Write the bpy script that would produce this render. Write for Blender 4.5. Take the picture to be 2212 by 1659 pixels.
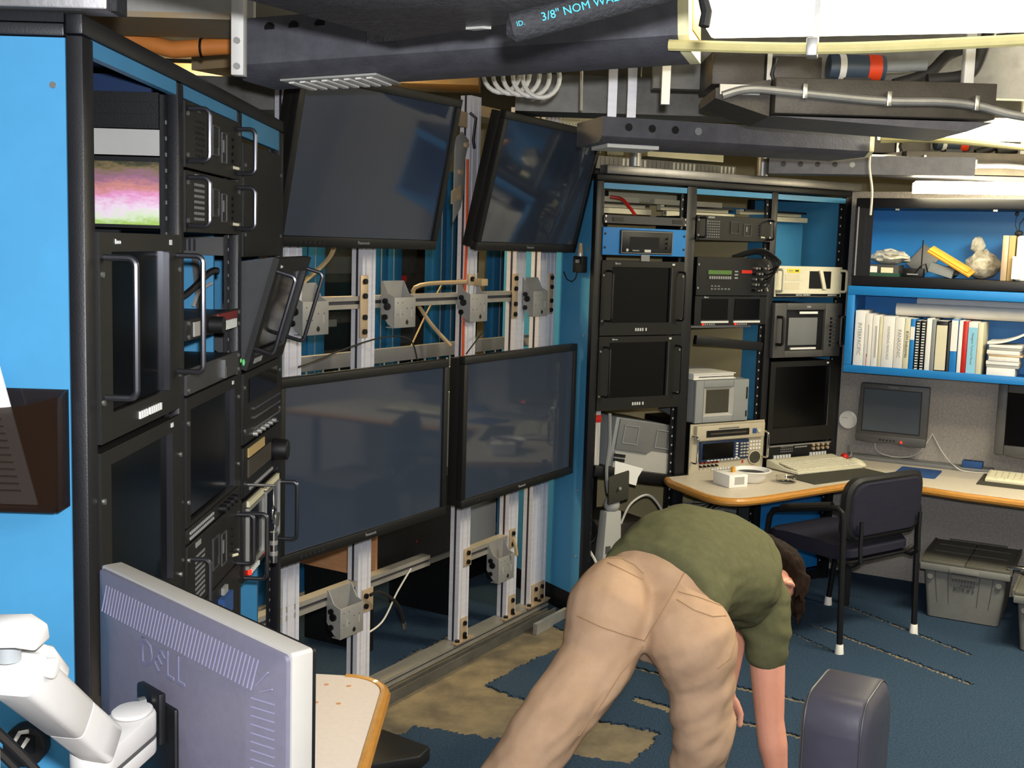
import bpy, bmesh, math, random
from math import sin, cos, pi, radians, atan2, sqrt
from mathutils import Vector, Matrix
random.seed(7)
for o in list(bpy.data.objects): bpy.data.objects.remove(o, do_unlink=True)
SC = bpy.context.scene
COL = SC.collection

# ------------------------------------------------------------ camera, world, lights, exposure
def make_camera():
    f, pitch, roll, H = 2511.0, radians(6.74), radians(1.72), 1.75
    fw = Vector((0, cos(pitch), -sin(pitch))); rt = Vector((1, 0, 0)); up = rt.cross(fw)
    r2 = rt * cos(roll) + up * sin(roll); u2 = up * cos(roll) - rt * sin(roll)
    cd = bpy.data.cameras.new('camera'); cd.sensor_width = 36.0; cd.lens = 36.0 * f / 2212.0
    cd.clip_start = 0.05
    co = bpy.data.objects.new('camera', cd); COL.objects.link(co)
    m = Matrix((r2, u2, -fw)).transposed().to_4x4(); m.translation = (0, 0, H)
    co.matrix_world = m
    SC.camera = co
make_camera()
w = bpy.data.worlds.new('world'); SC.world = w; w.use_nodes = True
w.node_tree.nodes['Background'].inputs[0].default_value = (.75, .8, .9, 1)
w.node_tree.nodes['Background'].inputs[1].default_value = 0.05
def lamp(name, kind, loc, power, color, size=.1, rot=None, sizey=None):
    l = bpy.data.lights.new(name, kind); l.energy = power; l.color = color
    if kind == 'AREA':
        l.size = size
        if sizey: l.shape = 'RECTANGLE'; l.size_y = sizey
    else: l.shadow_soft_size = size
    o = bpy.data.objects.new(name, l); COL.objects.link(o); o.location = loc
    if rot: o.rotation_euler = rot
    return o
# the photographer's flash, just above the lens
lamp('camera_flash', 'POINT', (0.03, 0.02, 1.84), 290, (.93, .95, 1.0), .025)
# open fluorescent fixtures of the ceiling outside the view, over the middle of the room
lamp('room_light_tubes', 'AREA', (2.5, 4.0, 2.62), 125, (1, .92, .72), 1.3, (0, 0, .2), .3)
lamp('room_light_tubes_rear', 'AREA', (1.6, .6, 2.62), 45, (1, .92, .72), 1.3, (0, 0, .2), .3)
lamp('rear_aisle_light', 'AREA', (-1.25, 5.3, 2.6), 75, (1, .74, .36), .9, (0, 0, .6), .25)
SC.view_settings.view_transform = 'Standard'
SC.view_settings.look = 'None'
SC.view_settings.exposure = 0.0
SC.view_settings.gamma = 1.0
SC.view_settings.use_curve_mapping = False

# ------------------------------------------------------------ materials
def lin(h):
    h = h.lstrip('#'); c = [int(h[i:i+2], 16) / 255 for i in (0, 2, 4)]
    return tuple(x / 12.92 if x <= .04045 else ((x + .055) / 1.055) ** 2.4 for x in c) + (1,)
MATS = {}
def mat(name, color, rough=.5, metal=0., var=.0, scale=8., bump=0., bscale=None, color2=None, emit=None, estr=0.,
        spec=.5, alpha=1., trans=0., stretch=None, ior=1.45, coat=0.):
    m = bpy.data.materials.new(name); m.use_nodes = True
    nt = m.node_tree; b = nt.nodes['Principled BSDF']
    c1 = lin(color) if isinstance(color, str) else tuple(color) + (1,)
    b.inputs['Base Color'].default_value = c1
    b.inputs['Roughness'].default_value = rough; b.inputs['Metallic'].default_value = metal
    b.inputs['Specular IOR Level'].default_value = spec; b.inputs['IOR'].default_value = ior
    b.inputs['Alpha'].default_value = alpha; b.inputs['Transmission Weight'].default_value = trans
    b.inputs['Coat Weight'].default_value = coat
    if emit:
        b.inputs['Emission Color'].default_value = lin(emit); b.inputs['Emission Strength'].default_value = estr
    if var or color2 or bump:
        tc = nt.nodes.new('ShaderNodeTexCoord'); src = tc.outputs['Object']
        if stretch:
            mp = nt.nodes.new('ShaderNodeMapping'); mp.inputs['Scale'].default_value = stretch
            nt.links.new(src, mp.inputs['Vector']); src = mp.outputs['Vector']
    if var or color2:
        n = nt.nodes.new('ShaderNodeTexNoise'); n.inputs['Scale'].default_value = scale
        n.inputs['Detail'].default_value = 6; n.inputs['Roughness'].default_value = .65
        nt.links.new(src, n.inputs['Vector'])
        r = nt.nodes.new('ShaderNodeValToRGB'); r.color_ramp.elements[0].position = .32; r.color_ramp.elements[1].position = .68
        if color2: a, d = c1, lin(color2)
        else:
            a = tuple(x * (1 - var) for x in c1[:3]) + (1,); d = tuple(min(1, x * (1 + var)) for x in c1[:3]) + (1,)
        r.color_ramp.elements[0].color = a; r.color_ramp.elements[1].color = d
        nt.links.new(n.outputs['Fac'], r.inputs['Fac']); nt.links.new(r.outputs['Color'], b.inputs['Base Color'])
    if bump:
        n2 = nt.nodes.new('ShaderNodeTexNoise'); n2.inputs['Scale'].default_value = bscale or scale
        n2.inputs['Detail'].default_value = 4
        nt.links.new(src, n2.inputs['Vector'])
        bp = nt.nodes.new('ShaderNodeBump'); bp.inputs['Strength'].default_value = bump; bp.inputs['Distance'].default_value = .01
        nt.links.new(n2.outputs['Fac'], bp.inputs['Height']); nt.links.new(bp.outputs['Normal'], b.inputs['Normal'])
    MATS[name] = m
    return m
mat('blue', '#438BB6', .42, var=.06, scale=5)
mat('blue_bright', '#1F7CC4', .4, var=.05, scale=5)
mat('blue_rear', '#2A74A8', .45, var=.08, scale=4)
mat('black', '#0E0E10', .45, var=.2, scale=30, bump=.05, bscale=250)
mat('black_soft', '#1B1B1E', .6, var=.15, scale=20, bump=.1, bscale=200)
mat('frame_black', '#121216', .42, var=.15, scale=20, bump=.06, bscale=300)
mat('equip', '#12110F', .5, var=.15, scale=40, bump=.05, bscale=300)
mat('equip_grey', '#3A3A3C', .5, var=.1, scale=30)
mat('crt_black', '#040405', .16, spec=.28)
mat('lcd_dark', '#0B0C10', .10)
mat('lcd_grey', '#4A5058', .22, var=.05, scale=3)
mat('lcd_silver', '#6E7072', .3, var=.05)
mat('plasma_glass', '#343C4A', .05, spec=.6)
mat('alu', '#DCDAE0', .36, metal=.2, var=.06, scale=6, stretch=(1, 1, 12))
mat('alu_dark', '#A39E94', .42, metal=.4, var=.12, scale=8)
mat('slot', '#3E3D44', .5, metal=.4)
mat('steel', '#8C8A8A', .38, metal=.8, var=.15, scale=7, bump=.04, bscale=60)
mat('zinc', '#AEACA6', .4, metal=.6, var=.12, scale=14)
mat('galv', '#66645F', .5, metal=.55, var=.25, scale=9)
mat('bracket', '#9C9A96', .5, metal=.35, var=.08, scale=12)
mat('plate_tan', '#C4AC8C', .45, metal=.4, var=.06)
mat('chrome', '#D8D8D8', .15, metal=1)
mat('screw', '#B8B6B0', .3, metal=.9)
mat('bolt_dark', '#1B1A1C', .35, metal=.5)
mat('handle', '#4A4A4E', .28, metal=.75)
mat('white', '#E4E0D8', .5, var=.04)
mat('white_plastic', '#E8E6E2', .38, var=.03)
mat('paper', '#E9E6E0', .7, var=.03)
mat('cream', '#D9D2B4', .5, var=.04)
mat('beige', '#C9C0A6', .5, var=.05)
mat('beige_vtr', '#B9AF98', .48, var=.05)
mat('putty', '#CFCAB2', .5, var=.05)
mat('key', '#D6D0BA', .5)
mat('grey_plastic', '#8B8E8E', .5, var=.05)
mat('grey_light', '#A8A6A0', .5, var=.05)
mat('grey_mid', '#6E6E6E', .5, var=.08)
mat('grey_dark', '#4A4948', .5, var=.1)
mat('crate', '#6A6A66', .55, var=.07, scale=14, bump=.06, bscale=120)
mat('crate_lid', '#55534A', .6, var=.12, scale=14)
mat('carpet', '#2C3C4E', 1., color2='#475E76', scale=140, bump=.9, bscale=500, spec=.1)
mat('subfloor', '#544C3F', .8, color2='#7C7058', scale=7, bump=.35, bscale=40)
mat('wall_fabric', '#9A938C', 1., color2='#B5AEA7', scale=90, bump=.5, bscale=300, spec=.1)
mat('wall_paint', '#8F8D88', .7, var=.08, scale=3)
mat('ceil', '#B8B6B0', .8, var=.2, scale=3)
mat('beige_wall', '#C4B488', .7, var=.06, scale=3)
mat('wood_edge', '#A8702C', .35, color2='#C08A40', scale=9, stretch=(3, 3, 40), coat=.3)
mat('laminate', '#C9BEAC', .4, var=.05, scale=60)
mat('laminate_pink', '#D9CBBE', .42, var=.04, scale=90)
mat('wood_orange', '#C4875A', .5, color2='#D29A6E', scale=8, stretch=(1, 1, 10))
mat('dark_pad', '#3C3A30', .85, var=.12, scale=120)
mat('pad_blue', '#25497F', .8, var=.08, scale=80)
mat('foam', '#2A2A2C', .8, var=.2, scale=60, bump=.5, bscale=140)
mat('foil', '#6C6A70', .42, metal=.1, var=.3, scale=30, bump=.8, bscale=90)
mat('duct_black', '#56555C', .5, var=.2, scale=18, bump=.12, bscale=120)
mat('duct_brown', '#4A443C', .5, metal=.2, var=.2, scale=14, bump=.1, bscale=120)
mat('tan_lit_paint', '#B8935A', .6, color2='#A8A090', scale=3)  # flange's own tan; on the tan beams warm light is put into this colour
mat('orange_pipe', '#E08A42', .5, var=.1, scale=8)
mat('orange_label', '#E2461E', .5)
mat('pump_blue', '#3E4A58', .45, var=.1)
mat('hose_yellow', '#D8CB8C', .4, var=.06, scale=30)
mat('rubber', '#121212', .55, var=.15, scale=20)
mat('rubber_hose', '#2B2926', .6, var=.15, scale=20)
mat('cable_grey', '#8A8A88', .5)
mat('cable_white', '#D0CCC2', .5)
mat('cable_tan', '#B49A70', .5)
mat('cable_orange', '#D2562A', .5)
mat('red', '#C02418', .4)
mat('dark_red', '#7A1E1A', .4)
mat('red_led', '#FF2010', .4, emit='#FF2010', estr=4.)
mat('lcd_green', '#4E6B34', .4, emit='#4E8030', estr=.12)
mat('green_glow', '#7CDE8A', .5)
mat('screen_blue', '#1C2A4A', .2)
mat('vtr_navy', '#1D2E4E', .35)
mat('yellow_label', '#D8C832', .5)
mat('envelope', '#C88E2C', .6, color2='#D69C3A', scale=9)
mat('green_board', '#1E4A38', .5, var=.15, scale=60)
mat('tube_light', '#FFF6D8', .5, emit='#FFF1C8', estr=22.)
mat('lamp_lens', '#FFF9E8', .5, emit='#FFF4D6', estr=7.)
mat('cream_lit', '#F1E9B8', .5)  # lamp light on the trough ends is put into this cream
mat('olive', '#55543A', .95, color2='#5E5D42', scale=40, bump=.35, bscale=14, spec=.15)
mat('khaki', '#AC8C70', .95, color2='#B8987C', scale=12, bump=.35, bscale=11, spec=.12)
mat('khaki_seam', '#9A7C5C', .95)
mat('skin', '#D08E74', .5, color2='#D99A82', scale=9, spec=.35)
mat('hair', '#100803', .75, spec=.15, color2='#241308', scale=60, stretch=(1, 1, .25), bump=.6, bscale=120)
mat('seat_fabric', '#22222E', .95, color2='#2C2C36', scale=180, bump=.3, bscale=400, spec=.1)
mat('leather', '#413F49', .36, var=.1, scale=12, bump=.35, bscale=7, spec=.7)
mat('leather_seam', '#3A3A3C', .5)
mat('dell_back', '#64616F', .42, var=.05, scale=60, bump=.05, bscale=400)
mat('dell_silver', '#B7B2AA', .38, metal=.3, var=.03)
mat('dell_slot', '#7C7A92', .4)
mat('dell_text', '#68667C', .35)
mat('arm_white', '#BDBAB6', .42, var=.03)
mat('dell_recess', '#2C2D3A', .5)
mat('cardboard', '#B59A68', .8, var=.08)
mat('clear', '#F4F4F0', .05, trans=1., ior=1.3)
mat('smoke', '#24170F', .12, alpha=.62)
mat('baggy', '#D8D4C4', .25, var=.25, scale=30, bump=1., bscale=30, alpha=.85, coat=.5)
mat('bag_dark', '#8C8470', .3, color2='#D8D2C2', scale=24, bump=1., bscale=30, coat=.5)
mat('pale_blue', '#8CC4DC', .6)
mat('text_blue', '#2AA6C8', .6)
mat('text_white', '#D8D8D4', .6)
mat('text_grey', '#8C8C8A', .6)
mat('text_dark', '#2B2B2E', .6)
def flower_mat():
    m = mat('flower_print', '#C890A0', .4); nt = m.node_tree; b = nt.nodes['Principled BSDF']
    tc = nt.nodes.new('ShaderNodeTexCoord'); sep = nt.nodes.new('ShaderNodeSeparateXYZ')
    nt.links.new(tc.outputs['Generated'], sep.inputs[0])
    n = nt.nodes.new('ShaderNodeTexNoise'); n.inputs['Scale'].default_value = 3.; n.inputs['Detail'].default_value = 9
    n.inputs['Roughness'].default_value = .8
    nt.links.new(tc.outputs['Generated'], n.inputs['Vector'])
    ma = nt.nodes.new('ShaderNodeMath'); ma.operation = 'MULTIPLY_ADD'; ma.inputs[1].default_value = .9; ma.inputs[2].default_value = -.45
    nt.links.new(n.outputs['Fac'], ma.inputs[0])
    ad = nt.nodes.new('ShaderNodeMath'); nt.links.new(ma.outputs[0], ad.inputs[0]); nt.links.new(sep.outputs['Z'], ad.inputs[1])
    r = nt.nodes.new('ShaderNodeValToRGB'); e = r.color_ramp.elements
    e[0].position = 0.; e[0].color = lin('#A8C860'); e[1].position = 1.; e[1].color = lin('#3A3A28')
    for p, c in ((.14, '#D8E8C0'), (.26, '#F0DCE8'), (.42, '#E89AC8'), (.55, '#D08A80'), (.72, '#9A6A84'), (.88, '#7A6A48')):
        k = e.new(p); k.color = lin(c)
    nt.links.new(ad.outputs[0], r.inputs['Fac']); nt.links.new(r.outputs['Color'], b.inputs['Base Color'])
    n2 = nt.nodes.new('ShaderNodeTexNoise'); n2.inputs['Scale'].default_value = 90.
flower_mat()

# ------------------------------------------------------------ mesh helpers
class M:
    def __init__(s): s.v = []; s.f = []
    def add(s, vs, fs):
        k = len(s.v); s.v += [tuple(v) for v in vs]; s.f += [tuple(i + k for i in f) for f in fs]; return s
    def box(s, x0, x1, y0, y1, z0, z1):
        return s.add([(x0,y0,z0),(x1,y0,z0),(x1,y1,z0),(x0,y1,z0),(x0,y0,z1),(x1,y0,z1),(x1,y1,z1),(x0,y1,z1)],
                     [(3,2,1,0),(4,5,6,7),(0,1,5,4),(1,2,6,5),(2,3,7,6),(3,0,4,7)])
    def prism(s, poly, axis, a, b):
        n = len(poly)
        def P(p, t): return {'x': (t, p[0], p[1]), 'y': (p[0], t, p[1]), 'z': (p[0], p[1], t)}[axis]
        return s.add([P(p, a) for p in poly] + [P(p, b) for p in poly],
                     [tuple(range(n - 1, -1, -1)), tuple(range(n, 2 * n))] + [(i, (i + 1) % n, n + (i + 1) % n, n + i) for i in range(n)])
    def tube(s, pts, r, n=8, cap=True, closed=False, ry=None):
        P = [Vector(p) for p in pts]; rs = r if isinstance(r, (list, tuple)) else [r] * len(P)
        rings = []; u = None
        for i, p in enumerate(P):
            if closed: t = P[(i + 1) % len(P)] - P[i - 1]
            else: t = P[min(i + 1, len(P) - 1)] - P[max(i - 1, 0)]
            t.normalize()
            if u is None: u = t.orthogonal().normalized()
            else:
                u = u - t * u.dot(t)
                u = u.normalized() if u.length > 1e-6 else t.orthogonal().normalized()
            w_ = t.cross(u)
            rings.append([p + (u * cos(2 * pi * k / n) + w_ * sin(2 * pi * k / n)) * rs[i] for k in range(n)])
        return s.loft(rings, cap and not closed, closed)
    def loft(s, rings, cap=True, closed=False):
        n = len(rings[0]); vs = [v for r in rings for v in r]; fs = []
        m = len(rings)
        for i in range(m if closed else m - 1):
            j = (i + 1) % m
            for k in range(n): fs.append((i * n + k, i * n + (k + 1) % n, j * n + (k + 1) % n, j * n + k))
        if cap: fs += [tuple(range(n - 1, -1, -1)), tuple((m - 1) * n + k for k in range(n))]
        return s.add(vs, fs)
    def cyl(s, p, q, r, r2=None, n=14): return s.tube([p, q], [r, r if r2 is None else r2], n)
    def sph(s, c, r, n=10, m=7, sc=(1, 1, 1)):
        rings = []
        for i in range(m + 1):
            a = pi * (i + .02) / (m + .04) ; rr = sin(a)
            rings.append([(c[0] + r * sc[0] * rr * cos(2 * pi * k / n), c[1] + r * sc[1] * rr * sin(2 * pi * k / n), c[2] - r * sc[2] * cos(a)) for k in range(n)])
        return s.loft(rings)
    def lathe(s, prof, n=24, c=(0, 0)):
        return s.loft([[(c[0] + r * cos(2 * pi * k / n), c[1] + r * sin(2 * pi * k / n), z) for k in range(n)] for r, z in prof])
    def mesh(s, name, m, bevel=0., seg=2, smooth=None):
        me = bpy.data.meshes.new(name); me.from_pydata(s.v, [], s.f)
        bm = bmesh.new(); bm.from_mesh(me)
        bmesh.ops.recalc_face_normals(bm, faces=bm.faces)
        if bevel:
            eds = [e for e in bm.edges if len(e.link_faces) == 2 and e.calc_face_angle(0) > .6]
            bmesh.ops.bevel(bm, geom=eds, offset=bevel, segments=seg, affect='EDGES', profile=.5, clamp_overlap=True)
        bm.to_mesh(me); bm.free()
        me.materials.append(MATS[m] if isinstance(m, str) else m)
        if smooth or (smooth is None and bevel):
            me.shade_smooth(); me.set_sharp_from_angle(angle=radians(42))
        elif smooth is None:
            me.shade_smooth(); me.set_sharp_from_angle(angle=radians(35))
        return me
    def put(s, name, m, parent=None, bevel=0., seg=2, smooth=None):
        o = bpy.data.objects.new(name, s.mesh(name, m, bevel, seg, smooth)); COL.objects.link(o)
        if parent: o.parent = parent
        return o
def inst(me, name, parent=None, loc=(0, 0, 0), rot=(0, 0, 0), scale=(1, 1, 1)):
    o = bpy.data.objects.new(name, me); COL.objects.link(o); o.parent = parent
    o.location = loc; o.rotation_euler = rot; o.scale = scale
    return o
def ubend(a, b, out, rad, n=5):
    """U-shaped handle path from a to b bowing out along vector out"""
    a, b, out = Vector(a), Vector(b), Vector(out); d = (b - a).normalized(); on = out.normalized(); L_ = out.length
    pts = [a, a + on * (L_ - rad)]
    for i in range(1, n + 1):
        t = pi / 2 * i / n; pts.append(a + on * (L_ - rad) + on * rad * sin(t) + d * rad * (1 - cos(t)))
    q = [b + on * (L_ - rad) + on * rad * sin(pi / 2 * i / n) - d * rad * (1 - cos(pi / 2 * i / n)) for i in range(n, 0, -1)]
    return pts + q + [b + on * (L_ - rad), b]
def rrect(x0, x1, y0, y1, r, n=5):
    P = []
    for cx, cy, a0 in ((x1 - r, y1 - r, 0), (x0 + r, y1 - r, 90), (x0 + r, y0 + r, 180), (x1 - r, y0 + r, 270)):
        for i in range(n + 1):
            a = radians(a0 + 90 * i / n); P.append((cx + r * cos(a), cy + r * sin(a)))
    return P
class Fr:
    def __init__(s, x, y, ang): s.o = (x, y); s.a = radians(ang); s.rot = pi / 2 - s.a
    def w(s, ss, n, z): return Vector((s.o[0] + sin(s.a) * ss + cos(s.a) * n, s.o[1] + cos(s.a) * ss - sin(s.a) * n, z))
FL = Fr(-.715, 1.99, 0)       # console rack on the left, faces +x
FT = Fr(-.22, 4.49, 30.6)     # display wall
FRR = Fr(.358, 5.334, 58.5)   # rack row on the right
FW = Fr(1.871, 6.339, 118.5)  # fabric wall with desk
FX = Fr(0, 0, 90)             # plain world axes
def tag(o, label, cat=None, group=None, kind=None):
    o['label'] = label
    if cat: o['category'] = cat
    if group: o['group'] = group
    if kind: o['kind'] = kind
    return o
def thing(name, label, cat, fr=FX, s=0., z=0., n=0., group=None, turn=0., tilt=0.):
    o = bpy.data.objects.new(name, None); COL.objects.link(o); o.empty_display_size = .05
    o.location = fr.w(s, n, z); o.rotation_euler = (tilt, 0, fr.rot + turn)
    return tag(o, label, cat, group)
def single(o, label, cat, fr=FX, s=0., z=0., n=0., group=None, turn=0., tilt=0.):
    o.location = fr.w(s, n, z); o.rotation_euler = (tilt, 0, fr.rot + turn)
    return tag(o, label, cat, group)
def struct(o, label=None, fr=None, s=0, z=0, n=0):
    o['kind'] = 'structure'
    if label: o['label'] = label
    if fr: o.location = fr.w(s, n, z); o.rotation_euler = (0, 0, fr.rot)
    return o
def text(body, size, m, parent, loc, rot=(pi / 2, 0, 0), name='lettering', depth=.0006, sx=1., bold=0., align='CENTER'):
    c = bpy.data.curves.new('t', 'FONT'); c.body = body; c.size = size; c.extrude = depth; c.align_x = align; c.align_y = 'CENTER'
    c.offset = bold; c.resolution_u = 2
    t = bpy.data.objects.new('t', c); COL.objects.link(t)
    dg = bpy.context.evaluated_depsgraph_get(); me = bpy.data.meshes.new_from_object(t.evaluated_get(dg))
    bpy.data.objects.remove(t, do_unlink=True)
    me.materials.clear(); me.materials.append(MATS[m])
    o = inst(me, name, parent, loc, rot, (sx, 1, 1)); o['kind'] = 'stuff'
    del o['kind']
    return o
def copytree(o, parent=None):
    c = o.copy(); COL.objects.link(c); c.parent = parent
    for ch in o.children: copytree(ch, c)
    return c
def wire(name, pts, r, m, label=None, cat='cable', parent=None, n=6, group=None, sub=6):
    """smooth cable through points (Catmull-Rom)"""
    P = [Vector(p) for p in pts]; Q = []
    for i in range(len(P) - 1):
        a, b, c, d = P[max(i - 1, 0)], P[i], P[i + 1], P[min(i + 2, len(P) - 1)]
        for k in range(sub):
            t = k / sub; Q.append(.5 * ((2 * b) + (c - a) * t + (2 * a - 5 * b + 4 * c - d) * t * t + (3 * b - a - 3 * c + d) * t ** 3))
    Q.append(P[-1])
    o = M().tube(Q, r, n).put(name, m, parent)
    if label: tag(o, label, cat, group)
    return o
# ------------------------------------------------------------ the setting
struct(M().box(-4.2, 4.2, -3, 9.5, -.1, 0).put('floor', 'subfloor'), 'bare tan subfloor')
struct(M().box(-4.2, 4.2, -3, 9.5, 2.78, 2.88).put('ceiling', 'ceil'), 'grey overhead deck')
struct(M().box(-4.2, 4.2, 9.2, 9.3, 0, 2.78).put('wall_back', 'beige_wall'))
struct(M().box(-4.2, -4.1, -3, 9.3, 0, 2.78).put('wall_left', 'wall_paint'))
struct(M().box(4.1, 4.2, -3, 9.3, 0, 2.78).put('wall_right', 'wall_paint'))
struct(M().box(-4.2, 4.2, -3.1, -3, 0, 2.78).put('wall_front', 'wall_paint'))
struct(M().box(-.12, 2.54, 0, .06, 0, 2.1).put('wall_desk', 'wall_fabric'), 'grey carpet-clad wall behind the desk', FW)

# carpet: blue pile with the cuts and torn-out areas left open (ragged cell edges)
from mathutils.noise import noise as noise_
def inpoly(x, y, P):
    c = False; j = len(P) - 1
    for i in range(len(P)):
        if (P[i][1] > y) != (P[j][1] > y) and x < (P[j][0] - P[i][0]) * (y - P[i][1]) / (P[j][1] - P[i][1]) + P[i][0]: c = not c
        j = i
    return c
BARE = [[(-.70, 3.6), (-.437, 3.786), (-.327, 4.063), (-.138, 3.996), (.012, 3.968), (.238, 3.862), (.444, 3.792), (.585, 4.06), (.331, 4.184), (.151, 4.294),
         (-.071, 4.47), (.082, 4.71), (.279, 4.984), (.307, 5.141), (.183, 5.29), (.167, 5.56), (.06, 5.5), (-.013, 5.36), (-.089, 5.303), (-.286, 4.994),
         (-.41, 4.80), (-.52, 4.53), (-.8, 4.1), (-.9, 3.7)]]
STRIPS = [((1.69, 5.72), (2.07, 5.02), .028), ((1.47, 5.36), (1.937, 4.651), .032), ((1.323, 5.259), (1.464, 4.997), .02),
          ((.93, 4.54), (1.26, 4.36), .036), ((.86, 4.20), (1.13, 4.04), .036), ((.53, 4.735), (.70, 4.62), .03),
          ((.515, 4.38), (.70, 4.24), .06)]
def carpet():
    c = .0115; x0, x1, y0, y1 = -1.0, 2.5, 3.0, 6.2; rnd = random.Random(3)
    nx, ny = int((x1 - x0) / c), int((y1 - y0) / c); vs = []; idx = {}; fs = []
    def V(i, j, z):
        k = (i, j, z)
        if k not in idx:
            idx[k] = len(vs); vs.append((x0 + (i + rnd.uniform(-.48, .48)) * c, y0 + (j + rnd.uniform(-.48, .48)) * c, .007 * z + rnd.uniform(0, .0012) * z))
        return idx[k]
    keep = set()
    for i in range(nx):
        for j in range(ny):
            x, y = x0 + (i + .5) * c, y0 + (j + .5) * c
            jx = noise_(Vector((x * 45, y * 45, 1.))) * .012 + noise_(Vector((x * 14, y * 14, 5.))) * .02; jy = noise_(Vector((x * 45, y * 45, 9.))) * .012 + noise_(Vector((x * 14, y * 14, 7.))) * .02
            if any(inpoly(x + jx, y + jy, P) for P in BARE): continue
            hit = False
            for (ax, ay), (bx, by), wd in STRIPS:
                dx, dy = bx - ax, by - ay; L2 = dx * dx + dy * dy; t = ((x - ax) * dx + (y - ay) * dy) / L2
                if -.02 < t < 1.02 and abs((x - ax) * dy - (y - ay) * dx) / sqrt(L2) < wd / 2: hit = True; break
            if not hit: keep.add((i, j))
    for (i, j) in keep:
        fs.append((V(i, j, 1), V(i + 1, j, 1), V(i + 1, j + 1, 1), V(i, j + 1, 1)))
        for di, dj, a, b in ((-1, 0, (i, j), (i, j + 1)), (1, 0, (i + 1, j + 1), (i + 1, j)), (0, -1, (i + 1, j), (i, j)), (0, 1, (i, j + 1), (i + 1, j + 1))):
            if (i + di, j + dj) not in keep: fs.append((V(*a, 1), V(*b, 1), V(*b, 0), V(*a, 0)))
    X1, Y1 = x0 + nx * c, y0 + ny * c
    m = M(); m.v = vs; m.f = fs
    for r in ((-4.1, x0, -3, 9.2), (X1, 4.1, -3, 9.2), (x0, X1, -3, y0), (x0, X1, Y1, 9.2)):
        m.box(r[0], r[1], r[2], r[3], 0.0005, .0073)
    struct(m.put('floor_carpet', 'carpet', smooth=False), 'blue carpet cut and torn open along the display frame')
carpet()
# ------------------------------------------------------------ rack equipment builders
SCREWME = M().cyl((0, 0, 0), (0, -.004, 0), .0055, n=8).mesh('screw', 'screw')
def screws(root, w, h, inset=.009):
    for x in (inset, w - inset):
        for z in (h * .2, h * .8): inst(SCREWME, 'screw', root, (x, -.004, z))
def plate(root, w, h, m='equip', depth=.35, name='faceplate', body=True, inset=.03):
    if body and depth > .02: M().box(.03, w - inset, .003, depth, .004, h - .004).put('chassis', 'equip', root)
    return M().box(0, w, -.004, .003, .0015, h - .0015).put(name, m, root, bevel=.0012, seg=1)
def handles(root, w, z0, z1, out=.045, r=.0055, m='handle', inset=.022, mid=None):
    for x in (inset, w - inset):
        M().tube(ubend((x, -.004, z0), (x, -.004, z1), (0, -out, 0), .014), r, 8).put('handle', m, root)
def frame_ring(x0, x1, z0, z1, t, y0, y1):
    m = M(); m.box(x0, x1, y0, y1, z0, z0 + t); m.box(x0, x1, y0, y1, z1 - t, z1)
    m.box(x0, x0 + t, y0, y1, z0 + t, z1 - t); m.box(x1 - t, x1, y0, y1, z0 + t, z1 - t); return m
def rack_monitor(fr, s, z, w, h, label, group=None, hnd=True, sx=(.075, .06), sz=(.045, .03), screen='crt_black', btn=8, n=0., logo='', edge='handle', btn_m='text_white', screw=True):
    r = thing('rack_monitor', label, 'monitor', fr, s, z, n, group)
    a0, a1, b0, b1 = sx[0], w - sx[1], sz[0], h - sz[1]
    m = M(); m.box(0, w, -.004, .004, .0015, b0); m.box(0, w, -.004, .004, b1, h - .0015); m.box(0, a0, -.004, .004, b0, b1); m.box(a1, w, -.004, .004, b0, b1)
    m.put('bezel', 'equip', r)
    M().box(.03, w - .03, .012, .36, .004, h - .004).put('chassis', 'equip', r)
    M().box(a0 - .004, a1 + .004, .004, .0115, b0 - .004, b1 + .004).put('screen', screen, r)
    M().box(a1 - .005, a1 + .001, -.008, .004, b0, b1).put('screen_edge', edge, r)
    for k in range(btn):
        x = w * .42 + k * .0135 + (.006 if k > 3 else 0)
        M().box(x, x + .007, -.008, -.004, b0 * .35, b0 * .35 + .014).put('button', btn_m, r)
    if logo: text(logo, .013, 'text_white', r, (a0 + .03, -.005, b1 + sz[1] * .5))
    M().box(w - .075, w - .06, -.0055, -.004, b1 + sz[1] * .35, b1 + sz[1] * .65).put('badge', 'text_white', r)
    if hnd: handles(r, w, h * .22, h * .88, .055, .006)
    if screw: screws(r, w, h)
    return r
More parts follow.
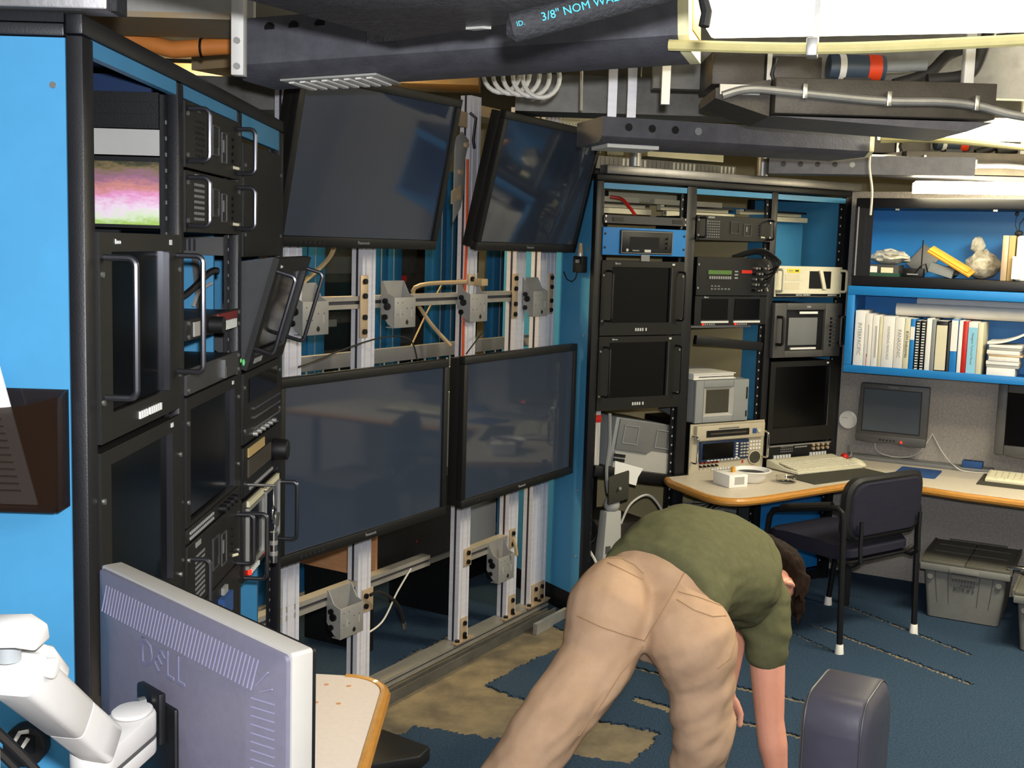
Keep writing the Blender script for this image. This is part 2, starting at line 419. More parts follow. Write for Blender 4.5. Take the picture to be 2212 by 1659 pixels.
def rack_pc(fr, s, z, w, h, label, group=None, n=0., m='equip', grille='hole', hz=(.12, .88)):
    r = thing('rack_computer', label, 'computer', fr, s, z, n, group)
    plate(r, w, h, m)
    g = M(); rows = int(h * .75 / .0125)
    for i in range(6):
        for j in range(rows): g.box(.065 + i * .014, .065 + i * .014 + .009, -.0055, -.0035, h * .12 + j * .0125, h * .12 + j * .0125 + .006)
    o = g.put('vent_grille', 'bolt_dark' if grille == 'hole' else 'grey_mid', r); o['kind'] = 'stuff'
    frame_ring(w * .44, w * .56, h * .3, h * .78, .004, -.008, -.003).put('drive_bay_frame', 'equip_grey', r)
    M().box(w * .45, w * .55, -.006, -.004, h * .45, h * .75).put('drive_door', 'black', r)
    frame_ring(w * .62, w * .72, h * .22, h * .72, .003, -.007, -.003).put('optical_drive_frame', 'grey_dark', r)
    M().box(w * .65, w * .67, -.006, -.004, h * .4, h * .6).put('drive_button', 'grey_mid', r)
    M().box(.068, .11, -.0055, -.004, h * .88, h * .95).put('label_plate', 'text_grey', r)
    for k in range(4): M().cyl((w * .84, -.004, h * (.3 + .12 * k)), (w * .84, -.008, h * (.3 + .12 * k)), .004, n=8).put('status_light', 'bolt_dark', r)
    M().cyl((w * .86, -.004, h * .2), (w * .9, -.012, h * .19), .004, n=8).put('key', 'cream', r)
    handles(r, w, h * hz[0], h * hz[1]); screws(r, w, h)
    return r

# ------------------------------------------------------------ console rack on the left
RK = thing('equipment_rack', 'black three-bay console rack with bright blue end panel beside the desk monitor', 'rack', FL)
BAYS = [(0, .49), (.53, 1.02), (1.06, 1.55)]
for a, b in ((-.05, 0), (.49, .53), (1.02, 1.06), (1.55, 1.60)): M().box(a, b, 0, .028, 0, 2.07).put('upright', 'frame_black', RK, bevel=.003)
M().box(-.05, 1.60, 0, .028, 2.072, 2.105).put('top_rail', 'frame_black', RK, bevel=.003)
M().box(-.05, 1.60, .03, .72, 2.09, 2.105).put('top_panel', 'frame_black', RK)
M().box(-.05, -.02, .03, .72, 2.068, 2.0885).put('end_top_rail', 'frame_black', RK, bevel=.003)
M().box(-.046, -.03, .030, .72, .08, 2.066).put('end_panel', 'blue', RK)
M().box(-.05, 1.6, .01, .72, 0, .075).put('plinth', 'frame_black', RK)
M().box(-.02, 1.6, .70, .72, .08, 2.085).put('back_panel', 'black', RK)
for i, (x, z) in enumerate(((.04, 1.99), (.04, .93))):
    inst(SCREWME, 'screw', RK, (-.046, x + .01, z), (0, 0, -pi / 2))
for i, (a, b) in enumerate(BAYS):
    M().box(a, b, .004, .02, 2.044 - (.03 if i == 2 else 0), 2.071).put('header_strip', 'blue', RK)
    for x0, x1 in ((a, a + .018), (b - .03, b)):
        M().box(x0, x1, .022, .03, .08, 2.04).put('mounting_rail', 'frame_black', RK)
        h = M()
        for k in range(58): h.box((x0 + x1) / 2 - .003, (x0 + x1) / 2 + .003, .0205, .0225, .1 + k * .033, .108 + k * .033)
        h.put('rail_holes', 'grey_mid', RK)['kind'] = 'stuff'
M().box(1.005, 1.017, .06, .69, .08, 2.0).put('partition', 'blue', RK)
M().box(1.53, 1.545, .06, .69, .08, 2.0).put('partition', 'blue', RK)
M().box(.47, .482, .12, .69, .08, 1.76).put('partition', 'black', RK)
M().box(.47, .482, .05, .69, 2.045, 2.08).put('partition', 'vtr_navy', RK)
M().prism([(.10, 1.74), (.118, 1.74), (.098, 1.52), (.082, 1.52)], 'x', .998, 1.004).put('hanging_strap', 'grey_dark', RK)
M().box(.985, 1.003, .03, .30, 1.705, 1.752).put('vented_plate', 'grey_dark', RK)
for k in range(7): M().box(.983, .985, .10 + k * .012, .106 + k * .012, 1.715, 1.745).put('vent_slot', 'black', RK)
# things seen inside the first bay through its open top
o = M().box(.455, .47, .031, .45, 1.97, 2.043)
for k in range(3): o.box(.452, .455, .031, .45, 1.975 + k * .024, 1.99 + k * .024)
single(o.put('ridged_panel', 'black'), 'black ridged chassis side inside the open top of the console bay', 'panel', FL)
single(M().box(.46, .469, .031, .45, 1.915, 1.968).put('chassis_panel', 'grey_light'), 'pale grey metal chassis side below the black ridged one', 'panel', FL)
r = thing('flower_picture', 'small colourful picture of a flower field inside the console bay', 'picture', FL)
M().box(.462, .469, .031, .45, 1.765, 1.912).put('frame', 'black', r)
M().box(.459, .462, .032, .44, 1.772, 1.902).put('print', 'flower_print', r)
# bay 1
rack_monitor(FL, .006, 1.384, .478, .371, 'black rack monitor with handles and white button row, under the flower picture', hnd=True, logo='Barco', btn=10, sx=(.06, .085), sz=(.05, .035))
rack_monitor(FL, .002, .93, .486, .442, 'black rack monitor with plain bezel behind the desk monitor', hnd=False, sx=(.05, .075), sz=(.1, .03), btn=0, logo='')
single(M().box(0, .486, -.003, .02, 0, .8).put('blank_panel', 'equip'), 'plain black blank panel at the foot of the first console bay', 'panel', FL, .002, .1)
# bay 2
rack_pc(FL, .532, 1.896, .484, .145, 'dark rack computer with handles directly under the blue header strip')
rack_pc(FL, .532, 1.758, .484, .136, 'black rack computer with a grid of small vent holes and handles', grille='grey')
r = thing('patch_unit', 'slim black panel with red and white key strip and a black plug', 'panel', FL, .534, 1.522)
plate(r, .48, .05, 'black', .2); screws(r, .48, .05)
M().box(.05, .14, -.007, -.004, .008, .04).put('key_block', 'grey_light', r)
M().cyl((.20, -.004, .025), (.20, -.035, .025), .02, n=14).put('plug', 'rubber', r)
M().box(.255, .44, -.009, -.004, .028, .046).put('red_key_row', 'dark_red', r)
for k in range(12): M().box(.256 + k * .0155, .268 + k * .0155, -.009, -.004, .004, .026).put('white_key', 'text_white', r)
r = thing('rack_tray', 'charcoal rack drawer with a small chrome pull, above the tall dark monitor', 'drawer', FL, .534, 1.402)
plate(r, .48, .06, 'equip_grey', .3); screws(r, .48, .06)
M().box(.30, .306, -.014, -.004, .008, .052).put('pull', 'chrome', r); M().box(.312, .317, -.012, -.004, .006, .034).put('latch', 'grey_light', r)
rack_monitor(FL, .532, 1.105, .484, .295, 'black rack monitor with no handles between the rack drawer and the button strip', hnd=False, sx=(.03, .06), sz=(.012, .03), btn=0)
r = thing('button_strip', 'slim panel with rows of tiny white buttons under a dark rack monitor', 'panel', FL, .532, 1.068)
plate(r, .484, .036, 'equip', .15)
for k in range(16):
    for j in range(2): M().box(.02 + k * .013, .027 + k * .013, -.007, -.004, .008 + j * .012, .014 + j * .012).put('button', 'text_grey', r)
for k in range(4): M().cyl((.29 + .04 * k, -.004, .018), (.29 + .04 * k, -.02, .018), .011, n=12).put('knob', 'black', r)
rack_pc(FL, .532, .90, .484, .165, 'black rack computer with woven grille and large handles, above the blue plug', grille='grey', hz=(.0, .8))
r = thing('connector_panel', 'black connector panel with a blue plug and chrome jacks', 'panel', FL, .532, .72)
plate(r, .484, .178, 'equip', .2)
M().box(.27, .36, -.02, -.004, .09, .14).put('blue_plug', 'pad_blue', r); M().box(.30, .34, -.012, -.004, .142, .16).put('tag', 'text_grey', r)
for k in range(4): M().cyl((.21, -.004, .06 + .025 * k), (.21, -.03, .06 + .025 * k), .011, n=10).put('jack', 'chrome', r)
single(M().box(0, .486, -.003, .02, 0, .63).put('blank_panel', 'equip'), 'plain black blank panel below the connector panel with blue plug', 'panel', FL, .531, .085)
wire('cable', [FL.w(.90, -.2, 1.58), FL.w(.93, -.12, 1.60), FL.w(.98, -.065, 1.66), FL.w(.997, -.045, 1.665)], .009, 'rubber', 'black cable looping behind the slim red and white key panel')
wire('cable', [FL.w(.96, -.1, 1.575), FL.w(.97, -.085, 1.615), FL.w(.992, -.06, 1.635)], .005, 'cable_grey', 'thin grey cable beside the black loop inside the console')
# bay 3
r = thing('blank_panel', 'large plain black panel under the blue header strip of the far console bay', 'panel', FL, 1.066, 1.70)
plate(r, .478, .30, 'equip', .1); screws(r, .478, .30)
r = thing('tilted_monitor', 'black monitor tilted outwards on tall handles in the far console bay', 'monitor', FL, 1.068, 1.405, .0, None, 0, radians(16))
m = M(); m.box(0, .478, -.012, .004, 0, .045); m.box(0, .478, -.012, .004, .27, .31); m.box(0, .05, -.012, .004, .045, .27); m.box(.42, .478, -.012, .004, .045, .27)
m.put('bezel', 'equip', r); M().box(.05, .42, -.004, .004, .045, .27).put('screen', 'lcd_dark', r)
M().prism([(.004, 0), (.10, .03), (.10, .265), (.004, .31)], 'x', .014, .448).put('chassis', 'equip_grey', r)
M().box(.416, .423, -.016, -.01, .045, .27).put('screen_edge', 'handle', r)
M().box(.045, .42, -.016, -.01, .04, .047).put('screen_edge', 'handle', r)
handles(r, .478, .06, .275, .06, .006)
text('Barco', .012, 'text_white', r, (.06, -.0125, .288)); 
for k in range(5): M().box(.06 + k * .02, .072 + k * .02, -.014, -.012, .015, .03).put('button', 'text_grey', r)
r = thing('tape_deck', 'black audio deck with silver edges under the tilted monitor', 'deck', FL, 1.066, 1.20)
plate(r, .478, .195, 'equip', .3); screws(r, .478, .195)
for k, z in enumerate((.03, .06, .085)): M().box(.10, .45, -.012, -.004, z, z + .006).put('trim_bar', 'chrome', r)
M().box(.06, .42, -.007, -.004, .11, .175).put('cassette_door', 'lcd_dark', r)
for k in range(6): M().cyl((.12 + .05 * k, -.004, .015), (.12 + .05 * k, -.016, .015), .007, n=10).put('knob', 'zinc', r)
r = thing('intercom_unit', 'black unit with a brown window and one big round black knob', 'panel', FL, 1.066, 1.055)
plate(r, .478, .14, 'black', .3)
M().box(.05, .34, -.008, -.004, .05, .10).put('window', 'duct_brown', r); M().box(.05, .25, -.008, -.004, .105, .13).put('strip', 'cardboard', r)
M().cyl((.385, -.004, .07), (.385, -.05, .07), .034, .030, 18).put('knob', 'rubber', r, bevel=.004)
for k in range(14): M().box(.07 + .022 * k, .082 + .022 * k, -.008, -.004, .012, .02).put('button', 'text_grey', r)
r = thing('twin_screen_panel', 'panel of two small dark screens in silver frames with handles, over the blue panel', 'panel', FL, 1.066, .822)
plate(r, .478, .225, 'equip', .2)
for x in (.03, .25):
    frame_ring(x, x + .2, .03, .2, .007, -.014, -.004).put('screen_frame', 'zinc', r)
    M().box(x + .007, x + .193, -.006, -.004, .037, .193).put('screen', 'crt_black', r)
    M().box(x + .01, x + .19, -.012, -.004, .203, .219).put('label_strip', 'cream', r)
    for k in range(6): M().box(x + .03 + .02 * k, x + .042 + .02 * k, -.012, -.004, .008, .02).put('button', 'text_white' if k else 'red_led', r)
handles(r, .478, .01, .19, .06, .006)
# key ring with a small torch hanging from a rack screw
r = thing('keychain_torch', 'small chrome torch on a key ring hanging from the console rack', 'keychain', FL, 1.12, .87, .075)
M().cyl((0, 0, 0), (0, 0, .085), .011, n=14).put('torch', 'chrome', r)
for z in (.02, .05): M().cyl((0, 0, z), (0, 0, z + .012), .0118, n=14).put('grip_band', 'zinc', r)
M().tube([(.022 * cos(t), 0, .135 + .022 * sin(t)) for t in [2 * pi * k / 16 for k in range(16)]], .003, 6, closed=True).put('ring', 'chrome', r)
M().prism([(.01, .10), (.05, .09), (.065, .125), (.025, .135)], 'y', -.004, -.001).put('tag', 'grey_dark', r)
M().tube([(0, 0, .085), (.004, -.003, .1), (0, 0, .113)], .002, 6).put('clip', 'chrome', r)
M().tube([(0, 0, .157), (-.003, 0, .19), (-.002, .0, .215)], .002, 6).put('chain', 'chrome', r)
M().cyl((-.002, -.004, .215), (-.002, .075, .215), .004, n=8).put('peg', 'screw', r)
r = thing('glow_tag', 'tiny pale green tag stuck on the far console bay', 'tag', FL, 1.062, 1.425, .005)
M().sph((0, 0, 0), .012, 10, 6, (1, .3, .8)).put('tag_body', 'green_glow', r); M().sph((-.03, 0, .008), .008, 8, 5, (1, .3, .8)).put('tag_end', 'green_glow', r)

# ------------------------------------------------------------ brochure holder, puck on the end panel
r = thing('brochure_holder', 'smoked plastic brochure holder screwed to the blue end panel', 'holder', FX, -.90, 1.289, -1.94)
m = M(); sh = [(.16, .0), (.16, .19), (.045, .175), (-.06, .165), (-.06, 0)]
m.prism([(.148, .0), (.154, .012), (.157, .195), (.10, .178), (.03, .170), (-.12, .168), (-.12, 0)], 'y', -.056, -.052); 
m.prism([(-.052, 0.0), (.0, 0), (.0, .20), (-.02, .195), (-.052, .18)], 'x', .15, .154)
m.box(-.12, .152, -.052, .0, 0, .006)
m.put('pocket', 'smoke', r)
M().box(-.12, .15, -.004, -.001, .006, .20).put('back_plate', 'smoke', r)
o = M().prism([(-.12, .008), (.112, .008), (.05, .25), (-.12, .27)], 'y', -.034, -.030).put('leaflet', 'paper')
single(o, 'white printed leaflet standing in the smoked brochure holder', 'leaflet', FX, -.90, 1.289, -1.94)
for k in range(16):
    t = M().box(-.10, .085 - .003 * k, -.0355, -.034, .03 + k * .012, .033 + k * .012).put('text_line', 'text_grey', o)
    t['kind'] = 'stuff'
# ------------------------------------------------------------ desk monitor seen from behind, its arm, the small table
FD = Fr(-.679, 1.898, 135)
r = thing('desk_monitor', 'wide desk monitor seen from behind, grey-violet back with silver rim on a white arm', 'monitor', FD, 0, .835)
W_, H_ = .56, .365
M().prism(rrect(0, W_, 0, H_, .006), 'y', 0, .034).put('rim', 'dell_silver', r, bevel=.002)
M().prism(rrect(.002, W_ - .002, .002, H_ - .002, .006), 'y', .034, .040).put('screen_bezel', 'black', r)
M().box(.02, W_ - .02, .040, .042, .02, H_ - .02).put('screen', 'lcd_dark', r)
def ring(i, y, rr): return [(x, y, z) for x, z in rrect(i, W_ - i, i, H_ - i, rr, 6)]
bk = M(); bk.loft([ring(.004, 0, .008), ring(.005, -.006, .008), ring(.016, -.010, .012), ring(.072, -.024, .03), ring(.078, -.0255, .03)])
bk.put('back_shell', 'dell_back', r)
slotT = M().box(-.0008, .0008, -.0010, .001, -.0215, .0215).mesh('vent_slot', 'dell_slot')
a = atan2(.014, .056)
for k in range(46):
    x = .045 + k * .0100
    inst(slotT, 'vent_slot', r, (x, -.0172, H_ - .044), (-a, radians(8 * (k / 45 - .5)) , 0))
for k in range(17):
    z = H_ - .075 - k * .0125
    inst(slotT, 'vent_slot', r, (W_ - .044, -.0172, z), (pi / 2, 0, 0) if False else (0, pi / 2, 0)).rotation_euler = (0, pi / 2, a)
for k, (x, z, ry) in enumerate(((.047 + .464, H_ - .047, 45), (.518, H_ - .060, 68))):
    inst(slotT, 'vent_slot', r, (x, -.0172, z), (-a * .7, radians(ry), -a * .7))
text('D', .062, 'dell_text', r, (.205, -.026, .272), sx=.9, depth=.001, name='lettering')
text('E', .052, 'dell_text', r, (.242, -.026, .273), rot=(pi / 2, radians(38), 0), depth=.001)
text('L', .062, 'dell_text', r, (.276, -.026, .272), sx=.9, depth=.001)
text('L', .062, 'dell_text', r, (.308, -.026, .272), sx=.9, depth=.001)
M().box(.19, .305, -.034, -.0255, .02, .215).put('mount_plate', 'black', r, bevel=.006)
M().prism(rrect(.465, .535, .0, .11, .02), 'y', -.045, -.01).put('connector_cover', 'dell_back', r, bevel=.004)
M().box(.508, .514, -.047, -.044, .02, .07).put('port', 'lcd_green', r)

r = thing('monitor_arm', 'white jointed monitor arm holding the wide desk monitor', 'monitor arm', FX, -.575, .0, -1.28)
r.location = (0, 0, 0)
A0, A1 = Vector((-.562, 1.30, 1.238)), Vector((-.536, 1.47, 1.087))
C1, C2 = Vector((-.547, 1.50, 1.082)), Vector((-.523, 1.62, 1.031))
ad = (A1 - A0).normalized(); asd = Vector((1, -.15, 0)).normalized(); asd = (asd - ad * asd.dot(ad)).normalized(); aup = asd.cross(ad).normalized()
if aup.z < 0: aup = -aup
def asec(t, wd, hh, dz=0., n=24):
    c = A0 + ad * t + aup * dz; out = []
    for i in range(n):
        q = 2 * pi * i / n; cc, ss = cos(q), sin(q)
        out.append(c + asd * (wd * math.copysign(abs(cc) ** .35, cc)) + aup * (hh * math.copysign(abs(ss) ** .35, ss)))
    return out
LA = (A1 - A0).length
M().loft([asec(-.015, .026, .022), asec(-.008, .031, .027), asec(LA * .62, .027, .026), asec(LA * .63, .026, .025)]).put('upper_arm', 'arm_white', r)
M().loft([asec(LA * .64, .0265, .0255), asec(LA * .9, .0255, .026), asec(LA + .015, .025, .026), asec(LA + .018, .023, .024)]).put('arm_cuff', 'arm_white', r)
M().loft([asec(.0, .022, .010, .030), asec(.012, .024, .014, .030), asec(.06, .024, .012, .026), asec(.068, .022, .004, .024)]).put('arm_cover', 'arm_white', r)
M().cyl(A0 - asd * .046 - aup * .012, A0 - asd * .033 - aup * .012, .036, n=26).put('hinge_cheek', 'arm_white', r, bevel=.004)
M().cyl(A0 + asd * .030 + aup * .012, A0 + asd * .040 + aup * .012, .012, n=20).put('hinge_cheek', 'arm_white', r, bevel=.002)
for k in range(3): M().cyl(A0 + ad * (.045 + .008 * k) - asd * .0315 + aup * (-.008 - .004 * k), A0 + ad * (.045 + .008 * k) - asd * .033 + aup * (-.008 - .004 * k), .0018, n=8).put('rivet', 'white', r)
M().cyl((-.595, 1.27, .743), (-.595, 1.27, 1.21), .02, n=18).put('post', 'arm_white', r); M().cyl((-.595, 1.27, .743), (-.595, 1.27, .77), .05, n=26).put('base', 'arm_white', r, bevel=.005)
M().cyl((-.572, 1.295, 1.258), (-.572, 1.295, 1.288), .014, n=16).put('pivot', 'grey_plastic', r)
cp = Vector((-.575, 1.29, 1.29))
M().loft([[cp + Vector((x, y, z)) for x, y, z in ring_] for ring_ in ([(-.035, -.022, -.006), (-.035, .022, -.006), (-.035, .016, .006), (-.035, -.016, .006)], [(-.015, -.03, -.008), (-.015, .03, -.008), (-.015, .022, .018), (-.015, -.022, .018)], [(.025, -.03, -.006), (.025, .03, -.006), (.025, .022, .02), (.025, -.022, .02)], [(.046, -.022, -.012), (.046, .022, -.012), (.046, .016, .010), (.046, -.016, .010)])]).put('pivot_cap', 'arm_white', r, bevel=.005, seg=3)
cd_ = (C2 - C1); cd_.z = 0; L2 = cd_.length; cd_.normalize(); cs_ = Vector((cd_.y, -cd_.x, 0))
def stad(c0, c1, rr, n=12):
    P = []
    for c, a0 in ((c1, -90), (c0, 90)):
        for i in range(n + 1):
            q = radians(a0 + 180 * i / n); P.append(c + cd_ * rr * cos(q) + cs_ * rr * sin(q))
    return P
X0 = Vector((-.548, 1.495, 0)); X1 = Vector((-.530, 1.605, 0)); cd_ = (X1 - X0).normalized(); cs_ = Vector((cd_.y, -cd_.x, 0))
for z0, z1 in ((1.006, 1.030), (1.034, 1.068)):
    P = stad(X0, X1, .031); M().loft([[Vector((p.x, p.y, z)) for p in P] for z in (z0, z1)]).put('head_block', 'arm_white', r, bevel=.004)
P = stad(X0, X1, .0305); M().loft([[Vector((p.x, p.y, z)) for p in P] for z in (1.0295, 1.0345)]).put('clamp_gap', 'grey_dark', r)
P = stad(X1 - cd_ * .01, X1 + cd_ * .0, .027); M().loft([[Vector((p.x, p.y, z)) for p in P] for z in (1.0685, 1.075)]).put('head_cap', 'arm_white', r, bevel=.003)
nv = FD.w(.247, .0345, 1.03); kk = X1.copy(); kk.z = 1.03
M().cyl(kk, nv, .012, n=14).put('tilt_shaft', 'black', r)
pl = M().box(-.035, .035, -.012, 0, -.04, .04).put('tilt_plate', 'black', r, bevel=.003); pl.location = nv; pl.rotation_euler = (0, 0, FD.rot)
for dz in (-.022, .022): M().cyl(nv + Vector((-.012, -.012, dz)), nv + Vector((-.02, -.02, dz)), .007, n=10).put('screw', 'screw', r)
E_ = Vector((-.59, 1.29, 1.23)); K = Vector((-.52, 1.55, 1.02))
wire('cable', [(-.60, 1.31, 1.17), (-.60, 1.40, 1.09), (-.60, 1.47, 1.02), (-.59, 1.53, .95), (-.55, 1.55, .85), (-.52, 1.55, .748)], .006, 'rubber', 'black cable hanging under the white monitor arm')
wire('cable', [(-.612, 1.31, 1.16), (-.608, 1.42, 1.05), (-.605, 1.5, .95), (-.59, 1.57, .747)], .005, 'rubber', 'second thin black cable under the white monitor arm')

r = thing('cable_puck', 'black round puck with a white cable hung on the blue end panel', 'puck', FX, -.823, .868, -1.925)
M().cyl((0, .018, 0), (0, -.012, 0), .037, n=28).put('disc', 'rubber', r, bevel=.004)
M().tube([(.012, -.02, .02), (.0, -.026, .0), (-.012, -.022, .012), (-.002, -.02, .03), (.012, -.018, .032)], .004, 6).put('cable_loop', 'cable_white', r)
M().box(-.012, .02, -.016, -.01, -.008, .022).put('clip', 'black', r)

# small laminate table with oak edge
r = thing('side_table', 'small laminate table with rounded oak edge beside the desk monitor', 'table', FX, 0, 0, 0)
P = [(-.66, 1.15), (-.268, 1.15)]
for i in range(9):
    t = radians(90 * i / 8 - 0); P.append((-.268 - .10 + .10 * cos(t), 2.62 - .10 + .10 * sin(t)))
P += [(-.66, 2.64)]
M().prism(P, 'z', .72, .742).put('table_top', 'laminate_pink', r)
m = M(); Q = [Vector((x, y, .731)) for x, y in P[1:-1]]
m.tube(Q, .0150, 10).put('edge_trim', 'wood_edge', r)
for x, y in ((-.404, 2.56), (-.352, 2.555), (-.41, 2.455), (-.36, 2.452)): M().cyl((x, y, .742), (x, y, .7425), .006, n=10).put('screw_hole', 'wood_orange', r)
M().box(-.52, -.46, 1.9, 1.96, .02, .72).put('pedestal', 'black', r); M().box(-.64, -.30, 1.87, 1.99, .008, .03).put('foot', 'black', r, bevel=.004)
M().box(-.52, -.46, 1.25, 1.31, .02, .72).put('pedestal', 'black', r); M().box(-.64, -.30, 1.22, 1.34, .008, .03).put('foot', 'black', r, bevel=.004)
o = M().prism([(-.52, 3.98), (-.40, 3.90), (-.24, 3.78), (-.27, 3.70), (-.5, 3.6)], 'z', .001, .055).put('floor_wedge', 'rubber', bevel=.006)
tag(o, 'black rubber wedge on the bare floor just past the laminate table', 'wedge')
# ------------------------------------------------------------ display wall: extrusion frame, displays, mounts
AF = thing('display_stand', 'aluminium extrusion frame with posts, cross bars and bolted plates carrying the big displays', 'frame', FT)
def post(s, w, d=.05, z0=.045, z1=2.36, n=-.2, name='post'):
    y0 = -n - d / 2
    m = M(); k = int(round(w / .04)); q = w / k
    for i in range(k):
        x = s + i * q
        m.box(x, x + q * .38, y0, y0 + d, z0, z1); m.box(x + q * .62, x + q, y0, y0 + d, z0, z1); m.box(x + q * .3, x + q * .7, y0 + .008, y0 + d - .008, z0, z1)
    o = m.put(name, 'alu', AF)
    sl = M().box(s - .0005, s + .004, -n - .005, -n + .005, z0, z1).put('slot', 'slot', AF)
    return o
POSTS = [(-.785, .085), (-.368, .078), (.33, .08), (.735, .085), (.955, .15)]
for s, w_ in POSTS: post(s, w_)
def bar(s0, s1, z, h=.045, n=-.2, d=.045, m='alu_dark', name='cross_bar'):
    y = -n
    M().box(s0, s1, y - d / 2, y + d / 2, z, z + h * .36).put(name, m, AF); M().box(s0, s1, y - d / 2, y + d / 2, z + h * .64, z + h).put(name, m, AF)
    M().box(s0, s1, y - d / 2 + .008, y + d / 2 - .008, z + h * .3, z + h * .7).put('bar_slot', 'slot', AF)
bar(-1.0, -.37, 1.508); bar(-.29, .33, 1.508); bar(.41, .735, 1.508); bar(.82, .955, 1.508)
bar(-1.0, -.37, .43, .05); bar(.41, .735, .385, .05); bar(-.29, .33, .36, .045, -.35)
bar(-1.0, 1.12, 0.0085, .036, -.2, .075, 'alu_dark', 'floor_bar')
BOLT = M().cyl((0, 0, 0), (0, -.009, 0), .0105, n=10).mesh('bolt', 'bolt_dark')
def bplate(x0, x1, z0, z1, bolts, n=-.168, d=.006):
    y = -n; o = M().box(x0, x1, y, y + d, z0, z1).put('joint_plate', 'plate_tan', AF, bevel=.002)
    for bx, bz in bolts: inst(BOLT, 'bolt', o, (bx, y, bz))
for s, (z0, z1) in ((-.385, (1.40, 1.63)), (.70, (1.43, 1.63)), (1.03, (1.44, 1.63))):
    bplate(s, s + .045, z0, z1, [(s + .022, z0 + (z1 - z0) * t) for t in (.1, .33, .67, .9)])
bplate(.335, .39, 1.585, 1.63, [(.36, 1.61)])
for s, wd in ((.345, .05), (.75, .055), (.965, .12)):
    bplate(s, s + wd, .045, .145, [(s + wd * t, zz) for t in ((.5,) if wd < .1 else (.25, .75)) for zz in (.07, .12)])
    M().box(s - .06, s + wd + .03, .15, .175, .0455, .052).put('foot_plate', 'plate_tan', AF)
    for q in (s - .035, s + wd * .5):
        inst(BOLT, 'bolt', AF, (q, .163, .052), (-pi / 2, 0, 0))
bplate(.36, .415, .37, .45, [(.385, .39), (.385, .43)]); bplate(-.345, -.28, .35, .44, [(-.33, .375), (-.33, .415)]); bplate(.74, .79, .37, .46, [(.765, .39), (.765, .44)])
# low channel lying on the floor in front of the frame
o = M().box(-1.05, 1.02, -.02, .03, 0.0, .012); o.box(-1.05, 1.02, -.02, -.014, .012, .04); o.box(-1.05, 1.02, .024, .03, .012, .03)
single(o.put('floor_channel', 'galv'), 'battered metal channel on the bare floor in front of the display frame', 'channel', FT, 0, .001, -.085)
o = M().box(0, .30, -.01, .01, 0, .05).put('floor_angle', 'zinc'); single(o, 'short scuffed silver angle at the end of the floor channel', 'angle', FT, .72, .001, -.01)

def display(s, n, z, w, h, tilt, label, fr=FT, turn=0., bez=(.028, .028, .035, .03), lx=.55):
    r = thing('plasma_display', label, 'display', fr, s, z, n, None, turn, tilt)
    d = .075; bl, br, bb, bt = bez
    m = M(); m.box(0, w, 0, .03, 0, bb); m.box(0, w, 0, .03, h - bt, h); m.box(0, bl, 0, .03, bb, h - bt); m.box(w - br, w, 0, .03, bb, h - bt)
    m.put('bezel', 'equip', r, bevel=.003)
    M().box(bl - .005, w - br + .005, .010, .028, bb - .005, h - bt + .005).put('screen', 'plasma_glass', r)
    M().box(.006, w - .006, .0305, d, .006, h - .006).put('back_shell', 'equip', r, bevel=.004)
    text('Panasonic', .016, 'text_grey', r, (w * lx, -.001, bb * .55))
    for k in range(6): M().box(.10 + .022 * k, .112 + .022 * k, -.0015, .001, bb * .35, bb * .6).put('control_key', 'black_soft', r)
    return r
display(-1.0, 0, .703, .955, .61, 0, 'large dark plasma display hung low next to the console rack', lx=.5)
display(.065, 0, .703, .955, .61, 0, 'large dark plasma display hung low next to the blue rack side', lx=.5)
U1 = display(0, 0, 1.728, .832, .56, radians(11.5), 'dark plasma display tilted down high above the console end of the frame', Fr(-.761, 3.709, 33.5), lx=.5)
U2 = display(0, 0, 1.73, .87, .556, radians(13), 'dark plasma display tilted down high above the blue rack side, brown edge lit', Fr(-.16, 4.66, 30.0), lx=.5)

def mount(s, z, label, n=-.13, tiltz=0., sc=1.):
    r = thing('display_mount', label, 'mount', FT, s, z, n, 'grey steel display mounts bolted to the extrusion frame')
    # folded steel tray: face plate, cheeks, upper back plate
    M().box(0, .135, -.012, -.008, -.115, .0).put('face_plate', 'bracket', r, bevel=.0015)
    for x in (0, .131):
        M().prism([(-.008, -.115), (-.008, .0), (.02, .012), (.045, .06), (.052, .06), (.052, -.06), (.02, -.1)], 'x', x, x + .004).put('cheek', 'bracket', r)
    M().box(.004, .131, .046, .05, -.05, .06).put('back_plate', 'bracket', r)
    M().box(.004, .131, -.008, .03, -.115, -.112).put('bottom_flange', 'bracket', r)
    for (yy, zz, rr) in ((.03, -.015, .011), (.02, -.035, .014), (.03, -.075, .011)):
        M().cyl((-.008, yy, zz), (.0, yy, zz), rr, n=10).put('bolt', 'bolt_dark', r)
    M().cyl((.08, -.0125, -.095), (.08, -.011, -.095), .009, n=12).put('key_hole', 'black', r)
    for k in range(7): M().cyl((.02 + .03 * (k % 4), -.0125, -.02 - .022 * (k // 2)), (.02 + .03 * (k % 4), -.0115, -.02 - .022 * (k // 2)), .0028, n=6).put('pin_hole', 'grey_dark', r)
    for x in (.035, .105): M().box(x, x + .005, -.013, -.011, -.075, -.045).put('slot', 'grey_light', r)
    return r
mount(-.76, 1.545, 'grey steel display mount on the post next to the console rack')
mount(-.245, 1.548, 'grey steel display mount on the upper cross bar between two posts')
mount(.275, 1.55, 'grey steel display mount with a tan cable tie block over the upper cross bar')
mount(.80, 1.553, 'grey steel display mount on the upper cross bar nearest the blue rack side')
mount(-.54, .425, 'grey steel display mount on the lower cross bar behind the desk monitor')
mount(.565, .37, 'grey steel display mount with tied-up wire on the lower cross bar')
o = M().box(0, .05, -.02, .02, 0, .03).put('tie_block', 'cable_tan', bevel=.004); single(o, 'tan tie block on top of the upper cross bar', 'block', FT, .30, 1.585, -.10)
